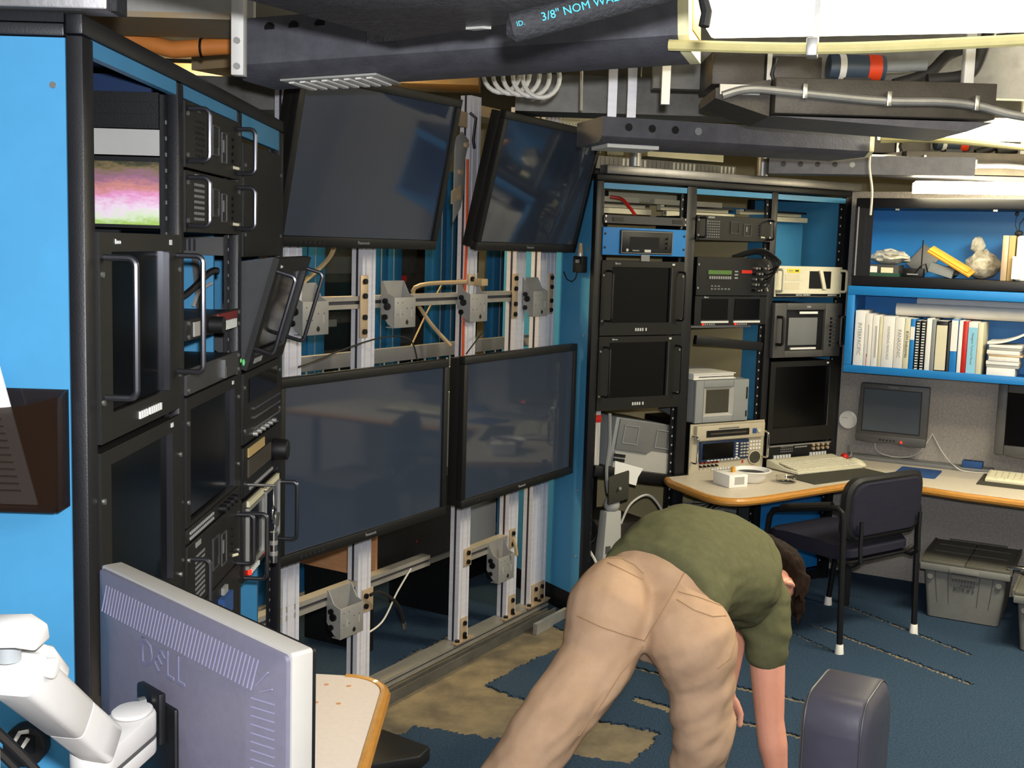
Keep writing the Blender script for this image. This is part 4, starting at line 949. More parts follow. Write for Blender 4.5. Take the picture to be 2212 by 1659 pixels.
# ------------------------------------------------------------ desk, shelves and everything on them
def RWpt(fr, s, n): v = fr.w(s, n, 0); return (v.x, v.y)
r = thing('corner_desk', 'laminate corner desk with rounded oak front edge along racks and wall', 'desk', FX)
DZ = .66
P = [RWpt(FRR, .47, .02), RWpt(FRR, .43, .10), RWpt(FRR, .385, .40)]
for i in range(7):
    t = radians(180 - 90 * i / 6 * 1.0); c = (.385 + .11, .44)
    P.append(RWpt(FRR, c[0] + .11 * cos(t), c[1] + .11 * sin(t)))
P += [RWpt(FRR, .6, .55), RWpt(FRR, .95, .515), RWpt(FRR, 1.2, .49)]
c0 = RWpt(FRR, 1.45, .478); c1 = RWpt(FW, .42, .66)
for i in range(1, 6):
    t = i / 6; mx = RWpt(FRR, 1.56, .50); P.append(((1-t)**2*c0[0]+2*t*(1-t)*mx[0]+t*t*c1[0], (1-t)**2*c0[1]+2*t*(1-t)*mx[1]+t*t*c1[1]))
P += [c1, RWpt(FW, .7, .71), RWpt(FW, 1.7, .76)]; nfront = len(P)
P += [RWpt(FW, 1.7, .002), RWpt(FW, .03, .002), RWpt(FRR, 1.645, .02)]
M().prism(P, 'z', DZ - .03, DZ).put('desk_top', 'laminate', r)
M().tube([(x, y, DZ - .017) for x, y in P[:nfront]], .019, 10).put('edge_trim', 'wood_edge', r)
M().box(.0, .05, .0, .05, 0, DZ - .03).put('leg', 'black', r).location = FRR.w(.74, .24, 0)
M().box(.0, .03, .0, .03, 0, DZ - .03).put('leg', 'black', r).location = FRR.w(1.33, .40, 0)
M().box(.0, .04, .0, .04, 0, DZ - .03).put('leg', 'black', r).location = FW.w(1.6, .6, 0)
lg = M().box(-.0, .75, -.10, -.004, 0, .02).put('rear_ledge', 'grey_mid', r, bevel=.003); lg.location = FW.w(.0, .0, DZ); lg.rotation_euler = (0, 0, FW.rot)
def on_desk(name, label, cat, fr, s, n, turn=0., z=DZ): return thing(name, label, cat, fr, s, z + .0005, n, None, turn)
# desk pads
single(M().prism([(0, 0), (.56, .03), (.56, .20), (0, .20)], 'z', 0, .004).put('desk_pad', 'dark_pad'), 'dark desk pad under the beige keyboard and mouse', 'desk pad', FRR, 1.02, DZ + .0005, .455)
r = on_desk('keyboard', 'beige keyboard on the dark pad in front of the router panel', 'keyboard', FRR, 1.10, .262, radians(0))
KW = .465
M().prism([(0, .005), (0, .018), (.10, .022), (.20, .045), (.225, .045), (.225, .005)], 'x', 0, KW).put('case', 'putty', r, bevel=.004)
def keys(root, w, d0, d1, rows, z0, slope, km='key'):
    kw = w / 16
    for j in range(rows):
        y = d0 + (d1 - d0) * j / rows; z = z0 + slope * j; x = .012
        ws = [1] * 15 if j else [1.2, 1.2, 1.2, 5.5, 1.2, 1.2, 1.2, 1.2]
        sc = (w - .024) / sum(ws)
        for q in ws:
            M().box(x + .0012, x + q * sc - .0012, y, y + (d1 - d0) / rows * .84, z, z + .007).put('key', km, root); x += q * sc
keys(r, KW, .02, .15, 6, .0205, .0031)
M().box(.05, .38, .19, .21, .045, .047).put('function_strip', 'beige', r)
r = on_desk('mouse', 'beige mouse with a long curved back beside the keyboard', 'mouse', FRR, 1.607, .23, radians(0), DZ + .004)
M().loft([[(x * .001, y * .001 + yy, z * hz) for x, y, z in []] or [(.034 * ww * cos(t), yy, .001 + max(0, hz * sin(t))) for t in [pi * k / 10 for k in range(11)]] for yy, ww, hz in ((-.005, .2, .006), (.005, .7, .016), (.03, 1, .030), (.07, 1.0, .036), (.11, .8, .024), (.125, .3, .008))]).put('shell', 'cream', r)
M().tube([(0, .12, .01), (.004, .16, .010), (.01, .175, .006)], .003, 6).put('cord', 'cable_grey', r)
r = on_desk('red_knob', 'small red knob on the desk behind the mouse', 'knob', FRR, 1.645, .06)
M().sph((0, 0, .024), .022, 12, 8).put('ball', 'red', r); M().cyl((0, 0, 0), (0, 0, .01), .015, n=12).put('base', 'black', r); M().cyl((.03, 0, 0), (.03, 0, .02), .014, n=12).put('second_button', 'dark_red', r)
r = on_desk('small_box', 'small white carton at the rounded end of the desk', 'box', FRR, .57, .35, radians(-6))
M().box(0, .105, 0, .13, 0, .06).put('carton', 'paper', r, bevel=.002); M().box(.03, .085, -.0008, 0, .014, .05).put('label_patch', 'grey_light', r); M().box(.06, .075, .06, .075, .06, .085).put('cap', 'envelope', r)
r = on_desk('bowl', 'white round bowl with dark contents beside the small carton', 'bowl', FRR, .78, .27)
M().lathe([(.05, 0), (.058, .004), (.075, .03), (.088, .052), (.096, .056), (.096, .060), (.086, .060), (.072, .045), (.055, .020), (.01, .012)], 32).put('bowl_body', 'white_plastic', r)
M().lathe([(.001, .046), (.068, .046), (.068, .043), (.001, .043)], 24).put('contents', 'black', r)
r = on_desk('glass_dish', 'clear glass dish lying on the desk beside the bowl', 'dish', FRR, .93, .355)
M().lathe([(.03, 0), (.045, .004), (.05, .03), (.052, .03), (.047, .004), (.03, .001)], 24).put('glass_wall', 'clear', r)
for k in range(3): M().sph((.02 - .02 * k, -.03, .02), .005, 8, 5).put('glint_bead', 'chrome', r)  # chrome beads stand in for glints on the glass
single(M().prism(rrect(-.10, .10, -.12, .12, .015), 'z', 0, .006).put('mouse_pad', 'pad_blue'), 'blue mouse pad on the desk in front of the wall monitor', 'mouse pad', FW, .42, DZ + .0005, .31)
r = on_desk('usb_hub', 'small navy hub box against the wall by the second keyboard', 'hub', FW, .60, .10, 0., DZ + .02)
M().box(0, .10, 0, .06, 0, .035).put('case', 'pad_blue', r, bevel=.004)
for k in range(4): M().box(.012 + .022 * k, .026 + .022 * k, .01, .03, .035, .038).put('button', 'black', r)
single(M().box(0, .5, -.0, .335, 0, .004).put('desk_pad', 'dark_pad'), 'dark desk pad under the cream keyboard with separate keys', 'desk pad', FW, .715, DZ + .0005, .44)
r = on_desk('keyboard', 'cream keyboard with separate keys at the far end of the desk', 'keyboard', FW, .745, .36, 0, DZ + .0045)
M().prism([(0, 0), (0, .016), (.18, .032), (.20, .030), (.20, 0)], 'x', 0, .46).put('case', 'cream', r, bevel=.003); keys(r, .46, .012, .16, 6, .0165, .0024, 'cream')
wire('cable', [FW.w(.14, .01, .80), FW.w(.15, .02, .71), FW.w(.25, .03, .684), FW.w(.36, .03, .71), FW.w(.42, .02, .80), FW.w(.43, .012, .83)], .003, 'cable_white', 'white cable sagging below the wall monitor')
wire('cable', [FW.w(.43, .012, .83), FW.w(.48, .02, .75), FW.w(.53, .06, .70), FW.w(.565, .108, .686), FW.w(.60, .122, .668), FW.w(.66, .125, .6645), FW.w(.74, .128, .669)], .003, 'cable_white', 'white cable running down the wall to the navy hub')
wire('cable', [FW.w(.0, .02, .72), FW.w(.02, .06, .70), FW.w(.035, .10, .690), FW.w(.03, .125, .672), FW.w(.0, .2, .6645)], .004, 'cable_grey', 'grey cable curling at the inner desk corner')
# wall monitors
r = thing('wall_monitor', 'dark flat monitor with grey screen and red power light on the fabric wall', 'monitor', FW, .05, .755, .10)
m = M(); W_, H_ = .365, .325
m.loft([[(.0, 0, .05), (W_, 0, .05), (W_ + .004, 0, H_), (.012, 0, H_)], [(.0, .045, .05), (W_, .045, .05), (W_, .045, H_), (.012, .045, H_)]]).put('bezel', 'grey_dark', r, bevel=.006)
M().prism([(0, .052), (W_, .052), (W_ - .004, .004), (W_ * .75, .0), (W_ * .5, .012), (W_ * .25, .004), (0, .012)], 'y', -.002, .035).put('lower_bezel', 'grey_dark', r, bevel=.004)
M().box(.034, W_ - .038, -.004, .0, .072, H_ - .03).put('screen', 'lcd_grey', r); frame_ring(.030, W_ - .034, .068, H_ - .026, .004, -.005, .0).put('screen_border', 'black', r)
text('PLANAR', .014, 'text_grey', r, (W_ * .5, -.001, H_ - .014)); M().sph((W_ * .66, -.005, .022), .006, 8, 6).put('power_light', 'red_led', r)
for k in range(5): M().cyl((W_ * .36 + .018 * k, -.004, .026), (W_ * .36 + .018 * k, -.001, .026), .005, n=8).put('button', 'black', r)
M().box(.14, .23, .045, .099, .12, .22).put('wall_bracket', 'black', r)
r = thing('wall_monitor', 'large dark monitor with wide charcoal bezel at the far end of the desk', 'monitor', FW, .755, .775, .16)
m = M(); m.box(0, .045, 0, .04, 0, .36); m.box(.42, .465, 0, .04, 0, .36); m.box(.045, .42, 0, .04, 0, .05); m.box(.045, .42, 0, .04, .32, .36); m.put('bezel', 'grey_dark', r, bevel=.005)
M().box(.04, .425, .012, .035, .045, .325).put('screen', 'crt_black', r); M().box(.05, .41, .04, .06, .03, .33).put('back_shell', 'grey_dark', r); M().box(.18, .28, .06, .159, .12, .24).put('wall_bracket', 'black', r)
M().tube([(.06, .01, .0), (.2, -.005, -.006), (.35, .01, 0)], .006, 6).put('control_lip', 'grey_dark', r)
r = thing('wall_disc', 'white round plastic cover on the fabric wall beside the wall monitor', 'cover', FW, -.012, .86, .002)
M().cyl((0, 0, 0), (0, -.018, 0), .05, n=32).put('disc', 'white_plastic', r, bevel=.004); M().cyl((-.005, -.018, .0), (-.005, -.021, .0), .042, n=32).put('face', 'white', r); M().box(-.03, .0, -.0225, -.021, .01, .013).put('mark', 'grey_light', r)
# blue book shelf
r = thing('book_shelf', 'bright blue open wall shelf filled with binders and paper rolls', 'shelf', FW, .02, 1.158, .33)
SW = 1.5
M().box(0, SW, 0, .33, 0, .022).put('bottom_board', 'blue_bright', r); M().box(0, SW, 0, .33, .422, .44).put('top_board', 'blue_bright', r); M().box(0, .02, 0, .33, .022, .422).put('side_board', 'blue_bright', r); M().box(SW - .02, SW, 0, .33, .022, .422).put('side_board', 'blue_bright', r)
M().box(.02, SW - .02, .315, .33, .022, .422).put('back_board', 'blue_bright', r)
m = M(); m.box(-.005, SW, -.014, 0, -.004, .035); m.box(-.005, SW, -.014, 0, .398, .444); m.box(-.005, .034, -.014, 0, .035, .398); m.put('face_frame', 'blue_bright', r, bevel=.003)
M().tube(ubend((-.02, -.014, .13), (-.02, -.014, .28), (0, -.04, 0), .012), .006, 8).put('latch', 'black', r)
def book(x, w_, h, m, label, depth=.22, txt=None, tm='text_dark', y=.02, ts=.02, extra=None, lean=0., lines=0, red=0):
    b = thing('binder' if w_ > .025 else 'book', label, 'book', FW, .02 + x, 1.1805, .33 - y, 'books and binders on the blue shelf')
    M().box(0, w_, 0, depth, 0, h).put('cover', m, b, bevel=.0015); M().box(.003, w_ - .003, .004, depth - .002, h - .012, h + .0006).put('pages', 'paper', b)
    if txt: text(txt, ts, tm, b, (w_ / 2, -.0008, h * .5), rot=(pi / 2, pi / 2, 0))
    for q in range(lines): M().box(w_ * (.5 + .16 * q) - .0015, w_ * (.5 + .16 * q) + .0015, -.0008, .0, h * .2, h * .8).put('title_line', 'text_grey', b)
    if red: M().box(w_ * .38, w_ * .46, -.0008, 0, h * .03, h * .26).put('red_mark', 'red', b)
    if extra: 
        z0, z1, em = extra; M().box(.0005, w_ - .0005, -.0012, .001, h * z0, h * z1).put('spine_label', em, b)
    if lean: b.location.z += w_ * sin(lean); b.rotation_euler = (0, lean, FW.rot)
    return b
book(.036, .050, .295, 'paper', 'tall white binder with INTERPACIFIC lettering next to the shelf side', txt='INTERPACIFIC', ts=.027, tm='text_grey')
book(.088, .036, .280, 'white', 'white binder with a thin red mark on its spine', lines=1, red=1)
book(.126, .032, .275, 'paper', 'white binder with faint grey spine text', lines=2)
book(.160, .016, .27, 'cream', 'thin off-white book between two white binders')
book(.178, .058, .272, 'paper', 'thick white binder with grey manuals lettering', txt='SOUNDING MANUALS', ts=.017, tm='text_grey')
book(.238, .046, .270, 'white', 'white binder with PANASONIC spine lettering', txt='PANASONIC', ts=.026, tm='text_grey')
book(.286, .026, .268, 'cream', 'cream binder with KVH Industries spine lettering', txt='KVH Industries', ts=.022)
book(.314, .022, .266, 'blue_bright', 'blue book with a white label next to the comb-bound manuals', extra=(.6, .85, 'paper'))
for x, lb in ((.340, 'black comb-bound manual next to the blue book'), (.366, 'black comb-bound manual next to a thin white book')):
    b = book(x, .022, .258, 'black', lb)
    for k in range(18): M().box(.004, .018, -.004, .0, .012 + k * .0135, .018 + k * .0135).put('comb_ring', 'text_white', b)
book(.392, .024, .272, 'paper', 'thin white book beside the comb-bound manuals')
book(.418, .018, .268, 'grey_plastic', 'thin grey-green book with a pale spine title', lines=1)
book(.440, .052, .262, 'black', 'black binder with a wide cream spine label', extra=(.06, .92, 'cream'), txt=None)
book(.496, .012, .255, 'equip_grey', 'very thin charcoal book beside the black binder')
book(.510, .032, .275, 'blue_bright', 'blue and white book with a tall white label', extra=(.42, .98, 'paper'))
book(.546, .018, .27, 'paper', 'thin white book beside the red spine')
book(.566, .022, .268, 'red', 'red book with a white edge')
book(.590, .044, .266, 'white', 'white binder with a pale blue spine sheet lettered in dark type', extra=(.04, .9, 'pale_blue'), txt='Navigator Technical Manual', ts=.014)
book(.636, .024, .264, 'cream', 'cream book at the end of the upright row')
MATS['lcd_silver']
rnd = random.Random(9)
z = 1.181
for k, (h, w_, m) in enumerate(((.045, .13, 'paper'), (.014, .15, 'grey_light'), (.018, .15, 'paper'), (.022, .14, 'white'), (.01, .16, 'plate_tan'), (.02, .15, 'paper'), (.012, .15, 'grey_light'), (.014, .15, 'paper'))):
    o = M().box(0, w_, 0, .22, 0, h).put('paper_stack', m, bevel=.002); single(o, ['thick block of loose white paper at the bottom of the flat stack', 'grey booklet on the thick paper block', 'white booklet above the grey one in the flat stack', 'white report in the middle of the flat stack', 'thin tan booklet in the flat paper stack', 'white booklet above the tan one', 'grey booklet near the top of the flat stack', 'white booklet on top of the flat stack'][k], 'papers', FW, .70 + rnd.uniform(0, .012), z, .30 - rnd.uniform(0, .01), 'papers stacked flat on the blue shelf'); z += h + .0006
m = M(); m.loft([[(x, y, .03 * ((x - .0) / .19) ** 2 * 2.2 + dz) for y, dz in ((0, 0), (.22, 0), (.22, .012), (0, .012))] for x in [i * .02 for i in range(11)]]); single(m.put('curled_magazine', 'paper'), 'curled magazine lying on the flat paper stack', 'magazine', FW, .70, z + .001, .30)
b = book(.86, .03, .26, 'paper', 'spiral notebook leaning at the end of the blue shelf', lean=radians(14))
for k in range(16): M().tube([(.0, -.004, .02 + .0145 * k), (.008, -.009, .02 + .0145 * k), (.014, -.004, .02 + .0145 * k)], .0018, 5).put('spiral_ring', 'black', b)
single(M().cyl((0, 0, 0), (.95, 0, 0), .033, n=20).put('paper_roll', 'white'), 'thick white paper roll lying across the tops of the books', 'paper roll', FW, .24, 1.488, .20)
single(M().cyl((0, 0, 0), (.9, 0, 0), .028, n=20).put('paper_roll', 'paper'), 'white paper roll lying behind the thicker roll', 'paper roll', FW, .33, 1.527, .13)
# black upper shelf
r = thing('upper_shelf', 'black framed open shelf with bright blue back above the blue book shelf', 'shelf', FW, .03, 1.605, .335)
M().box(0, SW, -.006, .335, 0, .05).put('bottom_board', 'frame_black', r, bevel=.003); M().box(0, SW, -.006, .335, .395, .445).put('top_board', 'frame_black', r, bevel=.004)
M().box(0, .05, -.006, .02, .05, .395).put('side_post', 'frame_black', r); M().box(.05, .085, .01, .02, .05, .395).put('inner_rail', 'frame_black', r)
M().box(0, .02, .02, .33, .05, .395).put('side_board', 'blue_bright', r); M().box(.02, SW, .318, .335, .05, .395).put('back_board', 'blue_bright', r)
for x in (.20, .21, .66, .67): inst(SCREWME, 'screw', r, (x, .0, .388))
M().box(.012, .018, -.012, -.006, .05, .40).put('edge_strip', 'zinc', r)  # thin zinc strip along the edge of the side post
SZ = 1.6555
def blob(seed, sx, sy, sz, n=14, m=9, rough=.25):
    rnd = random.Random(seed); rings = []
    for i in range(m + 1):
        a = pi * (i + .03) / (m + .06)
        rings.append([(sx * sin(a) * cos(2 * pi * k / n) * (1 + rnd.uniform(-rough, rough)), sy * sin(a) * sin(2 * pi * k / n) * (1 + rnd.uniform(-rough, rough)), max(0, sz * .5 * (1 - cos(a)) * (1 + rnd.uniform(-rough, rough) * .5))) for k in range(n)])
    return M().loft(rings)
r = thing('circuit_tray', 'green-edged tray of parts with white cards under a plastic bag', 'tray', FW, .06, SZ, .27)
M().box(0, .19, 0, .2, 0, .016).put('tray', 'green_board', r); M().box(.02, .08, .0, .006, .018, .05).put('card', 'paper', r); M().box(.10, .16, .0, .006, .018, .045).put('card', 'cream', r); M().box(.0, .18, .03, .18, .016, .06).put('parts_box', 'grey_dark', r)
single(blob(3, .10, .09, .075).put('plastic_bag', 'baggy'), 'crumpled milky plastic bag on the green tray', 'bag', FW, .185, SZ + .060, .18)
o = M().box(0, .11, 0, .012, 0, .14).put('grey_tablet', 'grey_mid', bevel=.004); single(o, 'grey flat box standing tilted behind the envelope', 'box', FW, .245, SZ + .067, .065); o.rotation_euler = (radians(-12), radians(38), FW.rot)
r = thing('radio_handset', 'small black radio with a thin antenna beside the yellow envelope', 'radio', FW, .265, SZ, .24)
M().box(0, .10, 0, .05, 0, .045).put('body', 'black', r, bevel=.004); M().cyl((.085, .02, .045), (.085, .02, .19), .003, n=6).put('antenna', 'black', r); M().box(.02, .075, -.003, 0, .012, .018).put('trim', 'zinc', r)
M().tube([(.06, -.01, .02), (.09, -.02, .06), (.11, -.01, .07), (.12, 0, .03)], .004, 6).put('cord', 'rubber', r)
o = M().box(0, .24, 0, .10, 0, .012); o.box(.0, .22, .01, .09, .012, .02); o = o.put('padded_envelope', 'envelope', bevel=.003); single(o, 'yellow padded envelope sloping down on the upper shelf', 'envelope', FW, .385, SZ + .127, .315); o.rotation_euler = (radians(15), radians(30), FW.rot)
o = M().box(0, .12, 0, .06, 0, .05).put('metal_block', 'grey_plastic', bevel=.003); single(o, 'grey metal block propping the yellow envelope', 'block', FW, .392, SZ + .033, .29); o.rotation_euler = (0, radians(16), FW.rot)
single(blob(8, .04, .04, .06, rough=.3).put('cable_bundle', 'rubber'), 'small black cable bundle behind the envelope', 'cables', FW, .478, SZ, .10)
m = blob(5, .085, .072, .15, 16, 10, .2); m.v = [(x * (1 - .5 * max(0, z - .08) / .1), y, z) for x, y, z in m.v]
o = m.put('plastic_bag', 'bag_dark'); single(o, 'clear plastic bag of metal parts with a twisted top', 'bag', FW, .628, SZ, .108)
m2 = blob(6, .035, .03, .08, 10, 6, .25); q = m2.put('twisted_top', 'baggy', o); q.location = (-.03, 0, .13)
r = thing('file_sorter', 'tan file boxes standing beside the white magazine file', 'boxes', FW, .735, SZ, .30)
for k in range(2): M().box(.0 + .03 * k, .028 + .03 * k, 0, .2, 0, .22).put('file_box', 'cardboard' if k else 'plate_tan', r, bevel=.002)
r = thing('magazine_file', 'white magazine file at the end of the upper shelf', 'file', FW, .800, SZ, .31)
M().box(0, .09, 0, .22, 0, .22).put('case', 'white_plastic', r, bevel=.012); M().box(-.012, .03, -.02, -.003, .01, .12).put('front_card', 'paper', r)
r = thing('headset', 'black headset with boom microphone hung over the magazine file', 'headset', FW, .82, SZ + .232, .25); r.scale = (.68, .68, .68)
M().sph((-.03, 0, .0), .028, 12, 8, (1, .7, .8)).put('ear_cushion', 'rubber', r); M().sph((.085, 0, .06), .03, 12, 8, (.6, .8, 1)).put('ear_cushion', 'rubber', r)
M().tube([(-.03, 0, .02), (-.028, 0, .07), (.0, 0, .115), (.04, 0, .13), (.075, 0, .11), (.085, 0, .08)], .004, 8).put('headband', 'rubber', r)
M().tube([(-.04, -.01, .01), (-.055, -.02, .06), (-.055, -.02, .10), (-.05, -.02, .13)], .0025, 6).put('boom', 'rubber', r); M().sph((-.05, -.02, .14), .014, 10, 7).put('microphone', 'rubber', r)
# ------------------------------------------------------------ visitor chair, crates, leather chair
FC = Fr(1.481, 4.969, 54)
r = thing('visitor_chair', 'black tube armchair with dark padded seat and back, white rubber feet', 'chair', FC)
CWd, CD = .54, .52
for x in (0, CWd):
    pts = [(x, 0, .03), (x, .02, .60), (x, .028, .635), (x, .05, .650), (x, .08, .648), (x, .38, .582), (x, .42, .570), (x, .44, .54), (x, .50, .03)]
    M().tube(pts, .0135, 10).put('side_tube', 'black', r)
    M().tube([(x, .09, .652), (x, .10, .652), (x, .34, .598), (x, .37, .588)], .019, 10).put('arm_pad', 'rubber', r)
    for y in (0, .50): M().lathe([(.020, 0), (.020, .006), (.0165, .045), (.015, .05)], 14, (x, y)).put('rubber_foot', 'white', r)
M().tube([(0, .45, .42), (.05, .44, .40), (CWd - .05, .44, .40), (CWd, .45, .42)], .011, 8).put('front_rail', 'black', r)
M().tube([(0, .03, .42), (.05, .04, .40), (CWd - .05, .04, .40), (CWd, .03, .42)], .011, 8).put('rear_rail', 'black', r)
M().loft([[(CWd / 2 + (.235 if k == 0 else .245) * 0 + x, y, z) for x, y in rrect(-.24, .24, .02 - i, .50 + i, .07, 5)] for k, (i, z) in enumerate(((-.02, .41), (.0, .425), (.0, .455), (-.02, .472), (-.07, .478)))]).put('seat', 'seat_fabric', r)
bk = M(); 
def brow(ins, y, bow=.03):
    out = []
    for x, z in rrect(.0 + ins, CWd - ins, .50 + ins, .79 - ins, .075, 6):
        u = (x - CWd / 2) / (CWd / 2); out.append((x, y - .05 * (z - .5) - bow * (1 - u * u) + .02, z))
    return out
M().loft([brow(.012, -.008), brow(0, .002), brow(0, .03), brow(.012, .04)]).put('backrest_shell', 'rubber', r)
M().loft([brow(.03, -.014), brow(.022, -.006)]).put('backrest_cover', 'seat_fabric', r)
M().loft([brow(.03, .05), brow(.022, .04)]).put('backrest_pad', 'seat_fabric', r)
for x in (.06, CWd - .06):
    M().tube([(x, .08, .40), (x, .0, .395), (x, -.035, .42), (x, -.03, .50), (x, -.03, .60)], .010, 8).put('back_support', 'black', r)

def crate(fr, s, n, label, w=.40, d=.48, h=.285, turn=0., txt=True):
    r = thing('storage_crate', label, 'crate', fr, s, .0085, n, None, turn)
    t = .035
    M().loft([[(x, y, z) for x, y in rrect(i, w - i, i * .8, d - i * .8, .02, 3)] for i, z in ((.042, 0), (.036, .004), (.012, h - .04), (.012, h - .02))]).put('body', 'crate', r)
    m = M(); m.box(-.004, w + .004, -.012, d + .008, h - .045, h - .012); m.put('rim', 'crate', r, bevel=.005)
    M().box(.0, w * .5 - .002, 0, d, h - .012, h + .004).put('lid_flap', 'crate_lid', r, bevel=.003); M().box(w * .5 + .002, w, 0, d, h - .012, h + .004).put('lid_flap', 'crate_lid', r, bevel=.003)
    for k in range(3): M().box(.03, w - .03, .06 + k * .15, .07 + k * .15, h + .004, h + .007).put('lid_rib', 'crate_lid', r)
    M().box(-.01, .0, 0, d, h - .02, h + .008).put('hinge', 'crate_lid', r); M().box(w, w + .01, 0, d, h - .02, h + .008).put('hinge', 'crate_lid', r)
    M().box(.06, w - .06, d - .004, d + .008, h - .01, h + .012).put('rear_rib', 'crate_lid', r)
    M().box(w * .33, w * .67, -.02, -.011, h - .04, h - .022).put('handle_lip', 'crate', r, bevel=.002); M().box(w * .36, w * .64, -.0125, -.006, h - .068, h - .046).put('handle_slot', 'grey_dark', r)
    for x in (.065, .125, w - .13, w - .07):
        xx = x + (w / 2 - x) * .08
        M().loft([[(xx - .002 + (w / 2 - xx) * .10, .030, .01), (xx + .002 + (w / 2 - xx) * .10, .030, .01), (xx + .002 + (w / 2 - xx) * .1, .034, .01), (xx - .002 + (w / 2 - xx) * .1, .034, .01)], [(x - .002, .0065, h - .05), (x + .002, .0065, h - .05), (x + .002, .011, h - .05), (x - .002, .011, h - .05)]]).put('rib', 'grey_dark', r)
    for x in (.045, w - .045): M().cyl((x, -.001, h - .075), (x, .01, h - .075), .014, n=12).put('boss', 'crate', r)
    if txt:
        text('BOX # 6', .026, 'text_dark', r, (w * .5, .0135, h - .125), rot=(pi / 2 - .09, 0, 0))
        for k in range(9): M().prism([(w * .36 + .014 * k, h - .088 - .003 * (k % 3)), (w * .36 + .014 * k + .004, h - .088), (w * .36 + .014 * k + .009, h - .076), (w * .36 + .014 * k + .005, h - .078)], 'y', .0075, .0085).put('scribble', 'text_dark', r)
        for k in range(5): M().prism([(w * .46 + .014 * k, h - .108 - .003 * (k % 2)), (w * .46 + .014 * k + .004, h - .108), (w * .46 + .014 * k + .009, h - .096), (w * .46 + .014 * k + .005, h - .098)], 'y', .0095, .0105).put('scribble', 'text_dark', r)
    return r
crate(FW, .515, .625, 'grey lidded storage crate marked BOX 6 against the fabric wall')
crate(FW, .965, .92, 'grey lidded storage crate in front of the end of the fabric wall', h=.27, txt=False)
o = M().cyl((0, 0, 0), (.22, .0, .0), .014, n=14).put('chrome_tube', 'chrome', bevel=.003); single(o, 'short chrome tube lying across the two grey crates', 'tube', FW, .90, .311, .60)

r = thing('leather_chair', 'black leather chair back with piped seams turned away in the foreground', 'chair', Fr(.70, 2.2, 29), 0, 0, 0)
def pad(t, inset, top):  # profile in local (x = away, z)
    P = [(.0 + inset, .36), (.0 + inset, .80 - inset)]
    for i in range(6): a = radians(180 - 90 * i / 5); P.append((.055 + inset * 0 + (.055 - inset) * cos(a), .80 + (.07 - inset) * sin(a) - inset * 0))
    for i in range(8): a = radians(90 - 90 * i / 7); P.append((.17 + (.10 - inset) * cos(a), .77 + (.10 - inset) * sin(a)))
    P += [(.27 - inset, .36)]
    return [(x, t, z) for x, z in P]
M().loft([pad(.0, .030, 0), pad(.008, .008, 0), pad(.018, .0, 0), pad(.118, .0, 0), pad(.130, .008, 0), pad(.137, .030, 0)]).put('cushion', 'leather', r).location = (0, -.02, 0)
for t in (.012, .125): 
    P = [Vector(p) for p in pad(t, .003, 0)]; o = M().tube(P, .0022, 6).put('piping', 'leather_seam', r); o.location = (0, -.02, 0)
M().cyl((.13, .04, .03), (.13, .04, .37), .03, n=16).put('column', 'black', r)
for k in range(5):
    a = 2 * pi * k / 5; M().loft([[(.13 + cos(a) * q - sin(a) * b, .04 + sin(a) * q + cos(a) * b, z) for b, z in ((-.02, z0), (.02, z0), (.02, z1), (-.02, z1))] for q, z0, z1 in ((.02, .05, .09), (.26, .035, .06))]).put('base_arm', 'black', r); M().sph((.13 + cos(a) * .25, .04 + sin(a) * .25, .028), .027, 10, 7).put('caster', 'rubber', r)
PJ = {'pelvis': (0.379, 2.950, 0.821), 'buttL': (0.274, 2.900, 0.837), 'buttR': (0.477, 2.820, 0.778), 'waist': (0.448, 3.060, 0.878), 'waistL': (0.321, 3.140, 0.897), 'waistR': (0.595, 2.970, 0.815), 'back1': (0.527, 3.180, 0.879), 'back2': (0.628, 3.300, 0.842), 'chest': (0.700, 3.380, 0.786), 'neck': (0.782, 3.470, 0.770), 'shR': (0.766, 3.300, 0.651), 'shL': (0.745, 3.620, 0.809), 'elbowR': (0.782, 3.260, 0.400), 'wristR': (0.811, 3.240, 0.219), 'thighL': (0.240, 2.880, 0.698), 'kneeL': (0.141, 2.820, 0.584), 'shinL': (0.057, 2.800, 0.455), 'ankL': (-0.026, 2.800, 0.280), 'thighR': (0.506, 2.860, 0.665), 'kneeR': (0.524, 2.880, 0.533), 'shinR': (0.516, 2.900, 0.411), 'ankR': (0.524, 2.920, 0.118), 'head': (0.868, 3.520, 0.758), 'pink': (0.695, 3.400, 0.499)}
SEAMS = {'seam_c': [(0.455, 2.900, 0.933), (0.410, 2.800, 0.899), (0.372, 2.750, 0.855), (0.350, 2.800, 0.788)], 'pocketR1': [(0.427, 2.800, 0.914), (0.479, 2.800, 0.901), (0.538, 2.800, 0.880), (0.559, 2.800, 0.863)], 'pocketR2': [(0.424, 2.800, 0.894), (0.469, 2.800, 0.868), (0.516, 2.800, 0.853), (0.548, 2.800, 0.856)], 'pocketL1': [(0.261, 2.900, 0.967), (0.296, 2.900, 0.965), (0.326, 2.900, 0.951), (0.351, 2.900, 0.928)], 'pocketL2': [(0.258, 2.900, 0.955), (0.291, 2.900, 0.940), (0.349, 2.900, 0.913)], 'crease': [(0.179, 2.800, 0.845), (0.241, 2.800, 0.817), (0.300, 2.800, 0.799), (0.352, 2.800, 0.785)], 'side': [(0.568, 2.800, 0.845), (0.576, 2.800, 0.798), (0.565, 2.800, 0.750), (0.534, 2.800, 0.719)], 'inL': [(0.347, 2.800, 0.773), (0.292, 2.800, 0.699), (0.249, 2.800, 0.620), (0.194, 2.800, 0.533)]}
